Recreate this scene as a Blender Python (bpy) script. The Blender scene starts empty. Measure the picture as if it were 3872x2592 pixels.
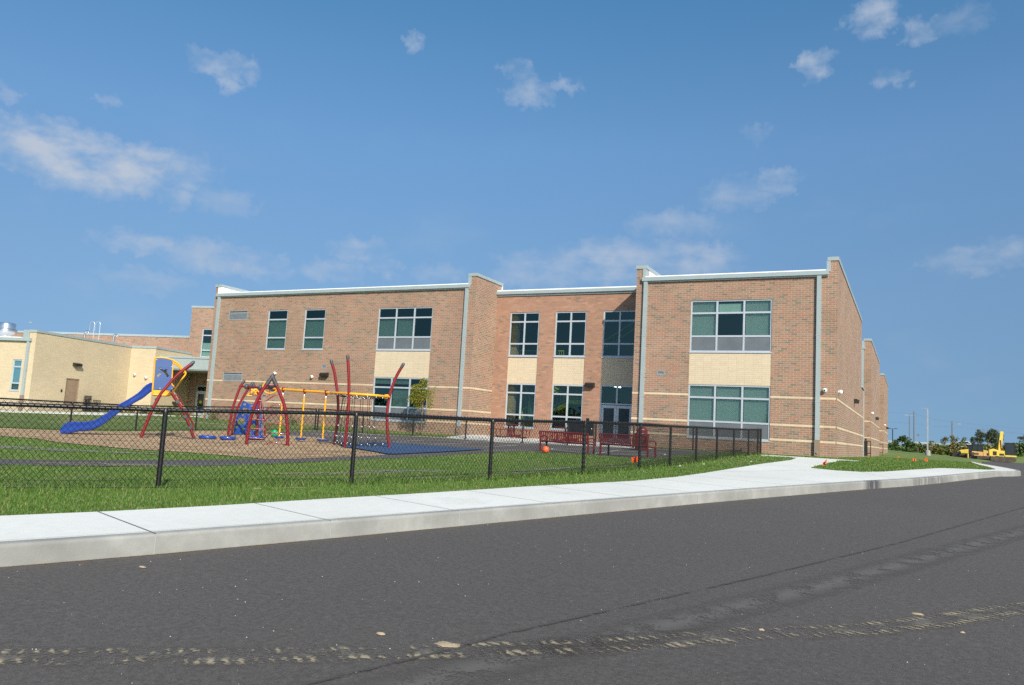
import bpy, bmesh, math, random
import numpy as np
from mathutils import Vector
random.seed(7); RNG = np.random.default_rng(11)
SC = bpy.context.scene
COL = SC.collection
# ------------------------------------------------------------------ camera
cam_d = bpy.data.cameras.new('camera'); cam = bpy.data.objects.new('camera', cam_d); COL.objects.link(cam)
cam_d.sensor_width = 36; cam_d.lens = 27.7996; cam_d.clip_end = 3000; cam_d.clip_start = 0.1
from mathutils import Matrix
R_ = (0.89265563, 0.44732919, 0.05533994); U_ = (-2.1353e-04, -0.12235624, 0.99248622); F_ = (-0.45073925, 0.88596024, 0.10912647)
cam.matrix_world = Matrix(((R_[0], U_[0], -F_[0], 0), (R_[1], U_[1], -F_[1], 0), (R_[2], U_[2], -F_[2], 0), (0, 0, 0, 1)))
SC.camera = cam
# ------------------------------------------------------------------ light
SUN_EL = math.radians(33); SUN_AZ = math.radians(134.4)      # clockwise from +Y
sd = Vector((math.sin(SUN_AZ) * math.cos(SUN_EL), math.cos(SUN_AZ) * math.cos(SUN_EL), math.sin(SUN_EL)))
sun_d = bpy.data.lights.new('sun', 'SUN'); sun_d.energy = 5.0; sun_d.angle = math.radians(0.53); sun_d.color = (1.0, 0.93, 0.81)
sun = bpy.data.objects.new('sun', sun_d); COL.objects.link(sun)
sun.rotation_euler = sd.to_track_quat('Z', 'Y').to_euler(); sun.location = (20, -20, 40)
SC.view_settings.view_transform = 'Standard'; SC.view_settings.look = 'None'; SC.view_settings.gamma = 1
SC.view_settings.exposure = 0.28
SC.cycles.use_denoising = False
SC.cycles.max_bounces = 8; SC.cycles.transparent_max_bounces = 12
# clouds: azimuth, elevation, half width, half height (degrees), density
CLOUDS = [[-58.67,15.81,3.16,1.42,1.25],[-55.88,15.19,3.59,1.6,1.25],[-53.11,16.0,1.86,0.96,1.0],[-50.09,15.84,1.67,0.98,.6],[-51.02,14.11,1.22,0.7,.6],[-48.69,22.96,2.17,0.75,.75],[-48.57,21.88,0.71,0.41,.6],[-35.68,26.61,0.65,0.6,.65],[-27.64,25.15,1.15,0.62,.6],[-26.56,23.77,1.48,0.8,.7],[-24.29,24.43,1.32,0.43,.55],[-2.43,27.54,1.51,1.01,.8],[-6.09,25.16,1.15,0.75,.85],[0.41,26.25,1.05,0.7,.55],[-1.05,23.76,0.94,0.52,.55],[-52.57,10.71,2.67,0.62,.7],[-47.89,10.48,3.14,1.02,.7],[-44.99,10.23,1.76,0.75,.6],[-38.17,12.02,1.87,0.77,.65],[-47.67,14.2,1.72,0.86,.4],[-40.21,10.44,1.84,0.67,.5],[-36.51,10.78,1.09,0.55,.5],[-25.36,11.53,2.88,1.26,.6],[-19.32,12.39,4.38,1.39,.75],[-13.72,12.78,2.72,1.07,.7],[-15.65,15.06,2.78,0.85,.5],[-11.1,16.96,2.09,1.03,.5],[-8.45,18.04,1.17,0.72,.55],[-10.0,20.98,0.9,0.57,.3],[3.63,12.03,2.57,0.68,.5],[5.52,12.71,1.37,0.66,.45],[-32.72,10.92,1.59,0.63,.45],[-52.34,8.44,2.39,0.71,.4],[3.0,26.57,1.48,0.73,.3],[-61.31,18.29,0.9,0.5,.5],[-55.56,19.27,0.63,0.37,.35]]
SKZ = (.55, .30); SKS = 1.12; SKV = 1.36
world = bpy.data.worlds.new('World'); SC.world = world; world.use_nodes = True
def build_world():
    nt = world.node_tree; N = nt.nodes; L = nt.links; N.clear()
    out = N.new('ShaderNodeOutputWorld'); bg = N.new('ShaderNodeBackground'); bg.inputs[1].default_value = 0.12
    sky = N.new('ShaderNodeTexSky'); sky.sky_type = 'NISHITA'; sky.sun_disc = False
    sky.sun_elevation = SUN_EL; sky.sun_rotation = SUN_AZ; sky.air_density = 1.0; sky.dust_density = 0.9; sky.ozone_density = 2.2
    tc = N.new('ShaderNodeTexCoord'); sep = N.new('ShaderNodeSeparateXYZ'); L.new(tc.outputs['Generated'], sep.inputs[0])
    def M(op, a, b=None, c=None, clamp=False):
        n = N.new('ShaderNodeMath'); n.operation = op; n.use_clamp = clamp
        for i, v in enumerate((a, b, c)):
            if v is None: continue
            if isinstance(v, (int, float)): n.inputs[i].default_value = v
            else: L.new(v, n.inputs[i])
        return n.outputs[0]
    az = M('MULTIPLY', M('ARCTAN2', sep.outputs[0], sep.outputs[1]), 57.29578)
    el = M('MULTIPLY', M('ARCSINE', sep.outputs[2]), 57.29578)
    comb = N.new('ShaderNodeCombineXYZ'); L.new(az, comb.inputs[0]); L.new(el, comb.inputs[1])
    # a little warp so that no cloud keeps an elliptical rim
    nz = N.new('ShaderNodeTexNoise'); nz.inputs['Scale'].default_value = 0.9; nz.inputs['Detail'].default_value = 5; nz.inputs['Roughness'].default_value = .6
    L.new(comb.outputs[0], nz.inputs['Vector'])
    wv = N.new('ShaderNodeVectorMath'); wv.operation = 'SUBTRACT'; L.new(nz.outputs['Color'], wv.inputs[0]); wv.inputs[1].default_value = (.5, .5, .5)
    ws = N.new('ShaderNodeVectorMath'); ws.operation = 'MULTIPLY'; L.new(wv.outputs[0], ws.inputs[0]); ws.inputs[1].default_value = (4.2, 2.2, 0)
    wa = N.new('ShaderNodeVectorMath'); wa.operation = 'ADD'; L.new(comb.outputs[0], wa.inputs[0]); L.new(ws.outputs[0], wa.inputs[1])
    acc = None
    for (a, e, ra, re, dn) in CLOUDS:
        s = N.new('ShaderNodeVectorMath'); s.operation = 'SUBTRACT'; L.new(wa.outputs[0], s.inputs[0]); s.inputs[1].default_value = (a, e, 0)
        m = N.new('ShaderNodeVectorMath'); m.operation = 'MULTIPLY'; L.new(s.outputs[0], m.inputs[0]); m.inputs[1].default_value = (1 / (ra * 1.4), 1 / (re * 1.4), 0)
        d = N.new('ShaderNodeVectorMath'); d.operation = 'DOT_PRODUCT'; L.new(m.outputs[0], d.inputs[0]); L.new(m.outputs[0], d.inputs[1])
        v = M('MULTIPLY', M('SUBTRACT', 1.0, d.outputs['Value'], clamp=True), dn)
        acc = v if acc is None else M('MAXIMUM', acc, v)
    n2 = N.new('ShaderNodeTexNoise'); n2.inputs['Scale'].default_value = 0.42; n2.inputs['Detail'].default_value = 6; n2.inputs['Roughness'].default_value = .52
    st = N.new('ShaderNodeVectorMath'); st.operation = 'MULTIPLY'; L.new(comb.outputs[0], st.inputs[0]); st.inputs[1].default_value = (1, 1.9, 1)
    L.new(st.outputs[0], n2.inputs['Vector'])
    mr = N.new('ShaderNodeMapRange'); mr.interpolation_type = 'SMOOTHSTEP'; L.new(n2.outputs['Fac'], mr.inputs[0]); mr.inputs[1].default_value = .22; mr.inputs[2].default_value = .72
    wisp = N.new('ShaderNodeTexNoise'); wisp.inputs['Scale'].default_value = 0.13; wisp.inputs['Detail'].default_value = 7
    L.new(st.outputs[0], wisp.inputs['Vector'])
    wr = N.new('ShaderNodeMapRange'); wr.interpolation_type = 'SMOOTHSTEP'; L.new(wisp.outputs['Fac'], wr.inputs[0]); wr.inputs[1].default_value = .5; wr.inputs[2].default_value = .78; wr.inputs[4].default_value = .18
    lowm = N.new('ShaderNodeMapRange'); L.new(el, lowm.inputs[0]); lowm.inputs[1].default_value = 24; lowm.inputs[2].default_value = 8
    veil = M('MULTIPLY', wr.outputs[0], lowm.outputs[0])
    al = M('MULTIPLY', M('MULTIPLY', acc, M('ADD', mr.outputs[0], .05)), .95, clamp=True)
    al = M('MAXIMUM', al, veil)
    vm = N.new('ShaderNodeVectorMath'); vm.operation = 'MULTIPLY_ADD'; L.new(tc.outputs['Generated'], vm.inputs[0]); vm.inputs[1].default_value = (1, 1, SKZ[0]); vm.inputs[2].default_value = (0, 0, SKZ[1]); L.new(vm.outputs[0], sky.inputs['Vector'])
    hs = N.new('ShaderNodeHueSaturation'); hs.inputs['Saturation'].default_value = SKS; hs.inputs['Value'].default_value = SKV; L.new(sky.outputs[0], hs.inputs['Color'])
    er = N.new('ShaderNodeValToRGB'); e = er.color_ramp.elements
    while len(e) < 5: e.new(.5)
    for i, (p, c) in enumerate(((0, (.86, .79, .66)), (.111, (.93, .89, .79)), (.222, (.90, .97, .92)), (.333, (.60, .86, .86)), (.55, (.54, .80, .83)))): e[i].position = p; e[i].color = (*c, 1)
    ed = N.new('ShaderNodeMath'); ed.operation = 'DIVIDE'; L.new(el, ed.inputs[0]); ed.inputs[1].default_value = 90; L.new(ed.outputs[0], er.inputs[0])
    hm = N.new('ShaderNodeMixRGB'); hm.blend_type = 'MULTIPLY'; hm.inputs[0].default_value = 1; L.new(hs.outputs[0], hm.inputs[1]); L.new(er.outputs[0], hm.inputs[2])
    mix = N.new('ShaderNodeMixRGB'); L.new(al, mix.inputs[0]); L.new(hm.outputs[0], mix.inputs[1]); mix.inputs[2].default_value = CLOUD_C
    L.new(mix.outputs[0], bg.inputs[0]); L.new(bg.outputs[0], out.inputs[0])
CLOUD_C = (3.3, 3.8, 4.6, 1)
build_world()

# ------------------------------------------------------------------ terrain height
CP = np.array([(-10.33,8.6,-1.21),(-8.67,11.2,-1.13),(-7.56,14.25,-1.04),(-6.77,17.3,-0.95),(-6.4,20.35,-0.87),(-6.4,23.4,-0.83),(-6.38,26.45,-0.77),(-6.36,29.5,-0.69),(-6.35,32.55,-0.63),(-6.32,35.6,-0.56),(-6.3,38.65,-0.5),(-3.1,39.7,-0.48),(-13,39.7,-0.47),(-13,42.4,-0.45),(-22.75,42.4,-0.45),(-22.75,39.7,-0.47),(-30,39.7,-0.43),(-43.9,39.7,-0.42),(-44,48,-0.35),(-27,37.2,-0.7),(-20,37.6,-0.69),(-13,38.1,-0.6),(-17,35,-0.75),(-10,33,-0.68),(-11,25,-0.85),(-18,28,-0.88),(-25,30,-0.93),(-32.5,19.2,-1.1),(-32.5,22,-1.11),(-32.4,25.3,-1.05),(-32.2,28.6,-0.94),(-31.2,36.4,-0.68),(-45,30,-0.75),(-50,20,-1),(-55,42,-0.25),(-58,34,-0.4),(-75,40,-0.2),(-80,20,-0.9),(-60,55,-0.15),(-60,0,-1.3),(-14,12,-1.2),(-20,10,-1.27),(-20,16,-1.15),(-13,17,-1.08),(-25,18,-1.13),(-30,8,-1.27),(-20,22,-1.03),(-14,22,-1),(-9.5,3,-1.22),(-12,-5,-1.4),(-30,-5,-1.45),(-9.5,6,-1.18),(-8,5,-1.14),(-7.5,8.5,-1.06),(-6.8,11,-1),(-5.8,14,-0.93),(-4.6,18,-0.83),(-3.5,23,-0.72),(-2,28,-0.62),(-1,34,-0.53),(2,36,-0.53),(-1,40,-0.5),(2,45,-0.53),(-3.1,50,-0.53),(-3.1,62.7,-0.58),(-1,75,-0.6),(6,60,-0.56),(10,75,-0.6),(4,129,-0.5),(0,100,-0.55),(14,110,-0.65),(25,140,-0.8),(10,150,-0.6),(0,150,0),(-15,155,0.5),(-20,70,-0.5),(-80,80,0),(-30,110,0),(-3,120,-0.3),(60,150,-0.9)])
def _phi(r): return np.where(r > 0, r * r * np.log(r + 1e-9), 0)
def _tps(cp, lam=0.005):
    n = len(cp); P = cp[:, :2] / 10
    K = _phi(np.linalg.norm(P[:, None] - P[None], axis=2)) + lam * np.eye(n)
    A = np.zeros((n + 3, n + 3)); A[:n, :n] = K; A[:n, n] = 1; A[:n, n + 1:] = P; A[n, :n] = 1; A[n + 1:, :n] = P.T
    return P, np.linalg.solve(A, np.r_[cp[:, 2], 0, 0, 0])
_P, _w = _tps(CP)
def G(x, y):
    x = np.clip(np.atleast_1d(np.asarray(x, float)), -80, 60); y = np.clip(np.atleast_1d(np.asarray(y, float)), -8, 152)
    yo = np.atleast_1d(np.asarray(y, float)); x = x / 10; y = y / 10
    d = np.sqrt((x[:, None] - _P[None, :, 0]) ** 2 + (y[:, None] - _P[None, :, 1]) ** 2)
    n = len(_P); return _phi(d) @ _w[:n] + _w[n] + x * _w[n + 1] + y * _w[n + 2]
def g1(x, y): return float(G(x, y)[0])
RY = [-60, 0, 26, 33, 42, 60, 90, 140, 400]; RZ = [-1.5, -1.45, -.80, -.70, -.68, -.70, -.74, -.80, -1.0]
def Rd(x, y): return np.interp(y, RY, RZ)
def inpoly(x, y, poly):
    x = np.asarray(x); y = np.asarray(y); ins = np.zeros(x.shape, bool); n = len(poly); j = n - 1
    for i in range(n):
        xi, yi = poly[i]; xj, yj = poly[j]
        c = ((yi > y) != (yj > y)) & (x < (xj - xi) * (y - yi) / (yj - yi + 1e-12) + xi)
        ins ^= c; j = i
    return ins
def distpoly(x, y, poly, closed=True):
    x = np.asarray(x, float); y = np.asarray(y, float); best = np.full(x.shape, 1e9); n = len(poly)
    for i in range(n if closed else n - 1):
        ax, ay = poly[i]; bx, by = poly[(i + 1) % n]; dx, dy = bx - ax, by - ay; L2 = dx * dx + dy * dy + 1e-12
        t = np.clip(((x - ax) * dx + (y - ay) * dy) / L2, 0, 1)
        best = np.minimum(best, np.hypot(x - ax - t * dx, y - ay - t * dy))
    return best

# ------------------------------------------------------------------ materials
def _nm(name):
    m = bpy.data.materials.new(name); m.use_nodes = True; nt = m.node_tree
    return m, nt, nt.nodes, nt.links, nt.nodes['Principled BSDF']
def mat(name, col, rough=.6, metal=0, var=.08, scale=3.0, bump=0, spec=.5, coat=0):
    m, nt, N, L, b = _nm(name)
    tc = N.new('ShaderNodeTexCoord'); nz = N.new('ShaderNodeTexNoise'); nz.inputs['Scale'].default_value = scale; nz.inputs['Detail'].default_value = 5
    L.new(tc.outputs['Object'], nz.inputs['Vector'])
    mr = N.new('ShaderNodeMapRange'); L.new(nz.outputs['Fac'], mr.inputs[0]); mr.inputs[1].default_value = .3; mr.inputs[2].default_value = .7
    mr.inputs[3].default_value = 1 - var; mr.inputs[4].default_value = 1 + var
    mx = N.new('ShaderNodeVectorMath'); mx.operation = 'SCALE'; mx.inputs[0].default_value = col[:3]; L.new(mr.outputs[0], mx.inputs['Scale'])
    L.new(mx.outputs[0], b.inputs['Base Color']); b.inputs['Roughness'].default_value = rough; b.inputs['Metallic'].default_value = metal
    b.inputs['Specular IOR Level'].default_value = spec; b.inputs['Coat Weight'].default_value = coat
    if bump:
        bp = N.new('ShaderNodeBump'); bp.inputs['Strength'].default_value = bump; bp.inputs['Distance'].default_value = .01
        n2 = N.new('ShaderNodeTexNoise'); n2.inputs['Scale'].default_value = scale * 20; L.new(tc.outputs['Object'], n2.inputs['Vector'])
        L.new(n2.outputs['Fac'], bp.inputs['Height']); L.new(bp.outputs[0], b.inputs['Normal'])
    return m
def ramp(N, stops, interp='LINEAR'):
    r = N.new('ShaderNodeValToRGB'); r.color_ramp.interpolation = interp; e = r.color_ramp.elements
    while len(e) < len(stops): e.new(.5)
    for i, (p, c) in enumerate(stops): e[i].position = p; e[i].color = (*c, 1)
    return r
def brick(name, cols, mortar, lu=.3048, lv=.1016, mw=.011, stack=False, blend=1.0, rough=.85, dirt=.12, vary=.16):
    """running-bond brick laid out in metres along the wall"""
    m, nt, N, L, b = _nm(name)
    def M(op, a, b_=None, c=None, clamp=False):
        n = N.new('ShaderNodeMath'); n.operation = op; n.use_clamp = clamp
        for i, v in enumerate((a, b_, c)):
            if v is None: continue
            if isinstance(v, (int, float)): n.inputs[i].default_value = v
            else: L.new(v, n.inputs[i])
        return n.outputs[0]
    uv = N.new('ShaderNodeUVMap'); sp = N.new('ShaderNodeSeparateXYZ'); L.new(uv.outputs[0], sp.inputs[0])
    v = M('DIVIDE', sp.outputs[1], lv); row = M('FLOOR', v); fv = M('FRACT', v)
    off = 0.0 if stack else M('MULTIPLY', M('MODULO', M('ABSOLUTE', row), 2.0), .5)
    u = M('ADD', M('DIVIDE', sp.outputs[0], lu), off); cl = M('FLOOR', u); fu = M('FRACT', u)
    cb = N.new('ShaderNodeCombineXYZ'); L.new(cl, cb.inputs[0]); L.new(row, cb.inputs[1])
    wn = N.new('ShaderNodeTexWhiteNoise'); wn.noise_dimensions = '2D'; L.new(cb.outputs[0], wn.inputs['Vector'])
    n = len(cols); acc = 0; stops = []
    for c, w in cols: stops.append((acc, c)); acc += w
    rp = ramp(N, stops, 'CONSTANT'); L.new(wn.outputs['Value'], rp.inputs[0])
    hj = N.new('ShaderNodeVectorMath'); hj.operation = 'SCALE'; L.new(rp.outputs[0], hj.inputs[0])
    s2 = N.new('ShaderNodeSeparateXYZ'); L.new(wn.outputs['Color'], s2.inputs[0])
    L.new(M('ADD', M('MULTIPLY', s2.outputs[1], vary), 1-vary/2), hj.inputs['Scale'])
    eu = M('LESS_THAN', fu, mw / lu); ev = M('LESS_THAN', fv, mw / lv); mo = M('MAXIMUM', eu, ev)
    mx = N.new('ShaderNodeMixRGB'); L.new(M('MULTIPLY', mo, blend), mx.inputs[0]); L.new(hj.outputs[0], mx.inputs[1]); mx.inputs[2].default_value = (*mortar, 1)
    # broad weathering
    nz = N.new('ShaderNodeTexNoise'); nz.inputs['Scale'].default_value = .45; nz.inputs['Detail'].default_value = 6; L.new(uv.outputs[0], nz.inputs['Vector'])
    mr = N.new('ShaderNodeMapRange'); L.new(nz.outputs['Fac'], mr.inputs[0]); mr.inputs[1].default_value = .3; mr.inputs[2].default_value = .7; mr.inputs[3].default_value = 1 - dirt; mr.inputs[4].default_value = 1 + dirt * .6
    fz = N.new('ShaderNodeTexNoise'); fz.inputs['Scale'].default_value = 60; fz.inputs['Detail'].default_value = 3; L.new(uv.outputs[0], fz.inputs['Vector'])
    fm = M('ADD', M('MULTIPLY', fz.outputs['Fac'], .3), .85)
    sc = N.new('ShaderNodeVectorMath'); sc.operation = 'SCALE'; L.new(mx.outputs[0], sc.inputs[0]); L.new(M('MULTIPLY', mr.outputs[0], fm), sc.inputs['Scale'])
    L.new(sc.outputs[0], b.inputs['Base Color']); b.inputs['Roughness'].default_value = rough; b.inputs['Specular IOR Level'].default_value = .25
    bp = N.new('ShaderNodeBump'); bp.inputs['Strength'].default_value = .5; bp.inputs['Distance'].default_value = .006
    L.new(M('SUBTRACT', 1.0, mo), bp.inputs['Height']); L.new(bp.outputs[0], b.inputs['Normal'])
    return m
M = {}
M['brick'] = brick('brick_blend', [((.30, .178, .120), .32), ((.265, .17, .118), .27), ((.32, .165, .112), .13), ((.195, .15, .112), .13), ((.285, .188, .135), .15)], (.52, .445, .355), mw=.011)
M['brick_red'] = brick('brick_orange', [((.34, .192, .130), .40), ((.325, .187, .130), .28), ((.33, .20, .14), .17), ((.24, .165, .12), .07), ((.385, .215, .145), .08)], (.37, .235, .165), lu=.3048, blend=.8)
M['cream'] = brick('brick_cream', [((.52, .43, .295), .35), ((.535, .44, .30), .35), ((.505, .42, .29), .3)], (.50, .40, .25), lu=.4064, mw=.009, blend=.5, dirt=.05, vary=.05)
M['panel'] = brick('block_cream_panel', [((.56, .465, .33), .4), ((.575, .475, .34), .35), ((.545, .455, .325), .25)], (.42, .34, .22), lv=.1016, lu=.4064, stack=True, mw=.010, blend=.7, dirt=.04, vary=.04)
M['band'] = brick('cast_stone', [((.56, .46, .315), .5), ((.59, .485, .33), .5)], (.5, .38, .22), lu=.61, lv=.1016, mw=.008, blend=.6, stack=True)
M['alum'] = mat('aluminium_frame', (.46, .50, .54), .40, .2, .05)
M['gutter'] = mat('grey_metal_trim', (.32, .375, .38), .45, .1, .04)
M['trimw'] = mat('white_membrane', (.82, .83, .83), .5, 0, .03)
M['darkmetal'] = mat('bronze_fixture', (.035, .032, .030), .45, .4)
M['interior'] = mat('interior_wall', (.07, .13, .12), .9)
M['louver'] = mat('grey_louver', (.26, .29, .31), .5, .1)
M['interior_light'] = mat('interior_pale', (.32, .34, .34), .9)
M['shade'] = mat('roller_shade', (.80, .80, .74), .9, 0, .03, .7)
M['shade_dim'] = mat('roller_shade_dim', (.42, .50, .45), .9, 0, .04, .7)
M['stair'] = mat('lime_painted_steel', (.42, .47, .03), .5)
M['white'] = mat('white_plastic', (.75, .75, .74), .4)
M['brown'] = mat('tan_painted_steel', (.27, .19, .13), .5)
M['boot'] = mat('brown_downspout_boot', (.22, .165, .12), .6)
M['black'] = mat('black_vinyl', (.006, .006, .007), .42, 0, .1)
M['blackplastic'] = mat('black_plastic', (.02, .02, .02), .5)
M['red'] = mat('red_powder_coat', (.20, .009, .013), .28, .1, .06, 2, coat=.4)
M['maroon'] = mat('maroon_plastisol', (.165, .012, .018), .35, 0, .1, coat=.2)
M['blue'] = mat('blue_rotomould', (.014, .055, .31), .30, 0, .05, coat=.25)
M['bluepanel'] = mat('blue_hdpe', (.034, .082, .235), .45, 0, .05)
M['climbblue'] = mat('deep_blue_hdpe', (.012, .055, .26), .4, 0, .05)
M['yellow'] = mat('yellow_powder_coat', (.80, .36, .010), .35, 0, .05, coat=.2)
M['cap'] = mat('dark_grey_cap', (.06, .065, .075), .4, .2)
M['rope'] = mat('black_rope', (.02, .02, .022), .8)
M['link'] = mat('bright_fitting', (.7, .7, .68), .3, .6)
M['shiny'] = mat('galvanised_duct', (.62, .64, .66), .22, .9, .05)
M['bark'] = mat('bark', (.16, .12, .09), .9, 0, .2, 8, bump=.5)
M['wood'] = mat('pole_grey', (.15, .14, .13), .85, 0, .15, 4)
M['galv'] = mat('galvanised_pole', (.42, .44, .45), .4, .5)
M['conc_base'] = mat('pole_base_concrete', (.27, .265, .25), .9, 0, .1, 5, bump=.3)
M['orange'] = mat('orange_flag_vinyl', (.85, .10, .01), .5)
M['ballo'] = mat('orange_rubber', (.85, .14, .04), .45)
M['ballg'] = mat('green_rubber', (.02, .35, .16), .45)
M['yell_m'] = mat('machine_yellow', (.70, .50, .07), .5, 0, .12, 1)
M['oran_m'] = mat('machine_amber', (.66, .40, .14), .5, 0, .12, 1)
M['track'] = mat('muddy_track', (.075, .06, .045), .9, 0, .3, 3)
M['rail'] = mat('guard_rail_steel', (.50, .52, .53), .45, .4, .08, .5)
M['carwhite'] = mat('white_car_paint', (.75, .77, .78), .2, 0, .02, coat=.5)
M['darkglass'] = mat('dark_glass', (.03, .045, .05), .08)
M['cabglass'] = mat('cab_glass', (.022, .03, .034), .35)

def glass(name, tint, refl=.10, rough=0.0):
    m, nt, N, L, b = _nm(name); N.remove(b); out = N['Material Output']
    tr = N.new('ShaderNodeBsdfTransparent'); tr.inputs[0].default_value = (*tint, 1)
    gl = N.new('ShaderNodeBsdfGlossy'); gl.inputs['Roughness'].default_value = rough; gl.inputs['Color'].default_value = (.55, .88, .80, 1)
    fr = N.new('ShaderNodeLayerWeight'); fr.inputs[0].default_value = .35
    ad = N.new('ShaderNodeMath'); ad.operation = 'MULTIPLY_ADD'; L.new(fr.outputs['Fresnel'], ad.inputs[0]); ad.inputs[1].default_value = .75; ad.inputs[2].default_value = refl
    tcn = N.new('ShaderNodeTexCoord'); nz = N.new('ShaderNodeTexNoise'); nz.inputs['Scale'].default_value = .7; L.new(tcn.outputs['Object'], nz.inputs['Vector'])
    bp = N.new('ShaderNodeBump'); bp.inputs['Strength'].default_value = .06; bp.inputs['Distance'].default_value = .05; L.new(nz.outputs['Fac'], bp.inputs['Height']); L.new(bp.outputs[0], gl.inputs['Normal'])
    mx = N.new('ShaderNodeMixShader'); L.new(ad.outputs[0], mx.inputs[0]); L.new(tr.outputs[0], mx.inputs[1]); L.new(gl.outputs[0], mx.inputs[2]); L.new(mx.outputs[0], out.inputs[0])
    return m
M['glass'] = glass('tinted_glazing', (.56, .68, .65), .06)
M['screen'] = mat('insect_screen', (.135, .155, .17), .5, .2, .12, 1.3)

def surf(name, c1, c2, sc1, sc2, fine, c3=None, t3=(.55, .7), sc3=.3, rough=.9, bump=.4, bscale=80, finev=.25, bdist=.01, spec=.3):
    """ground surface: two tones mixed by broad noise, a third in patches, and a fine grain"""
    m, nt, N, L, b = _nm(name); tc = N.new('ShaderNodeTexCoord')
    def NZ(s, d=6, r=.55):
        n = N.new('ShaderNodeTexNoise'); n.inputs['Scale'].default_value = s; n.inputs['Detail'].default_value = d; n.inputs['Roughness'].default_value = r; L.new(tc.outputs['Object'], n.inputs['Vector']); return n
    a = NZ(sc1); ra = N.new('ShaderNodeMapRange'); L.new(a.outputs['Fac'], ra.inputs[0]); ra.inputs[1].default_value = .36; ra.inputs[2].default_value = .64
    mx = N.new('ShaderNodeMixRGB'); L.new(ra.outputs[0], mx.inputs[0]); mx.inputs[1].default_value = (*c1, 1); mx.inputs[2].default_value = (*c2, 1)
    cur = mx.outputs[0]
    if c3:
        p = NZ(sc3, 7, .65); rp = N.new('ShaderNodeMapRange'); L.new(p.outputs['Fac'], rp.inputs[0]); rp.inputs[1].default_value = t3[0]; rp.inputs[2].default_value = t3[1]
        m3 = N.new('ShaderNodeMixRGB'); L.new(rp.outputs[0], m3.inputs[0]); L.new(cur, m3.inputs[1]); m3.inputs[2].default_value = (*c3, 1); cur = m3.outputs[0]
    f = NZ(fine, 4, .7); rf = N.new('ShaderNodeMapRange'); L.new(f.outputs['Fac'], rf.inputs[0]); rf.inputs[1].default_value = .25; rf.inputs[2].default_value = .75; rf.inputs[3].default_value = 1 - finev; rf.inputs[4].default_value = 1 + finev
    f2 = NZ(sc2, 5); r2 = N.new('ShaderNodeMapRange'); L.new(f2.outputs['Fac'], r2.inputs[0]); r2.inputs[1].default_value = .3; r2.inputs[2].default_value = .7; r2.inputs[3].default_value = 1 - finev * .5; r2.inputs[4].default_value = 1 + finev * .5
    ml = N.new('ShaderNodeMath'); ml.operation = 'MULTIPLY'; L.new(rf.outputs[0], ml.inputs[0]); L.new(r2.outputs[0], ml.inputs[1])
    sc = N.new('ShaderNodeVectorMath'); sc.operation = 'SCALE'; L.new(cur, sc.inputs[0]); L.new(ml.outputs[0], sc.inputs['Scale']); L.new(sc.outputs[0], b.inputs['Base Color'])
    b.inputs['Roughness'].default_value = rough; b.inputs['Specular IOR Level'].default_value = spec
    bn = NZ(bscale, 5, .7); bp = N.new('ShaderNodeBump'); bp.inputs['Strength'].default_value = bump; bp.inputs['Distance'].default_value = bdist
    L.new(bn.outputs['Fac'], bp.inputs['Height']); L.new(bp.outputs[0], b.inputs['Normal'])
    return m
M['turf'] = surf('turf', (.10, .155, .035), (.15, .195, .05), .5, 6, 35, c3=(.26, .23, .13), t3=(.56, .72), sc3=.28, bump=.8, bscale=30, bdist=.04)
M['road'] = surf('asphalt', (.086, .0755, .069), (.094, .0835, .076), .12, 26, 95, c3=(.098, .088, .081), t3=(.5, .8), sc3=.08, bump=.9, bscale=120, finev=.42, bdist=.006, rough=.85)
M['court'] = surf('court_asphalt', (.085, .076, .074), (.110, .100, .096), .3, 4, 120, c3=(.15, .13, .11), t3=(.58, .75), sc3=.3, bump=.4, bscale=200, finev=.2)
M['concrete'] = surf('concrete', (.60, .59, .545), (.675, .665, .62), .35, 8, 120, c3=(.52, .51, .465), t3=(.56, .78), sc3=.7, finev=.07, bump=.25, bscale=150, bdist=.003)
M['mulch'] = surf('mulch', (.36, .235, .13), (.50, .345, .205), .8, 9, 26, c3=(.26, .165, .09), t3=(.5, .7), sc3=1.2, bump=1, bscale=24, finev=.55, bdist=.05)
M['rubber'] = surf('blue_rubber', (.030, .066, .145), (.040, .082, .175), .8, 5, 90, finev=.12, bump=.3)
M['line'] = mat('white_line_paint', (.62, .62, .60), .8, 0, .15, 6)
M['joint'] = mat('joint_grey', (.30, .30, .29), .9)  # plain grey of the walk joints, kerb joints and tool line
M['seal'] = mat('dark_joint_seal', (.17, .16, .145), .8)
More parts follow.
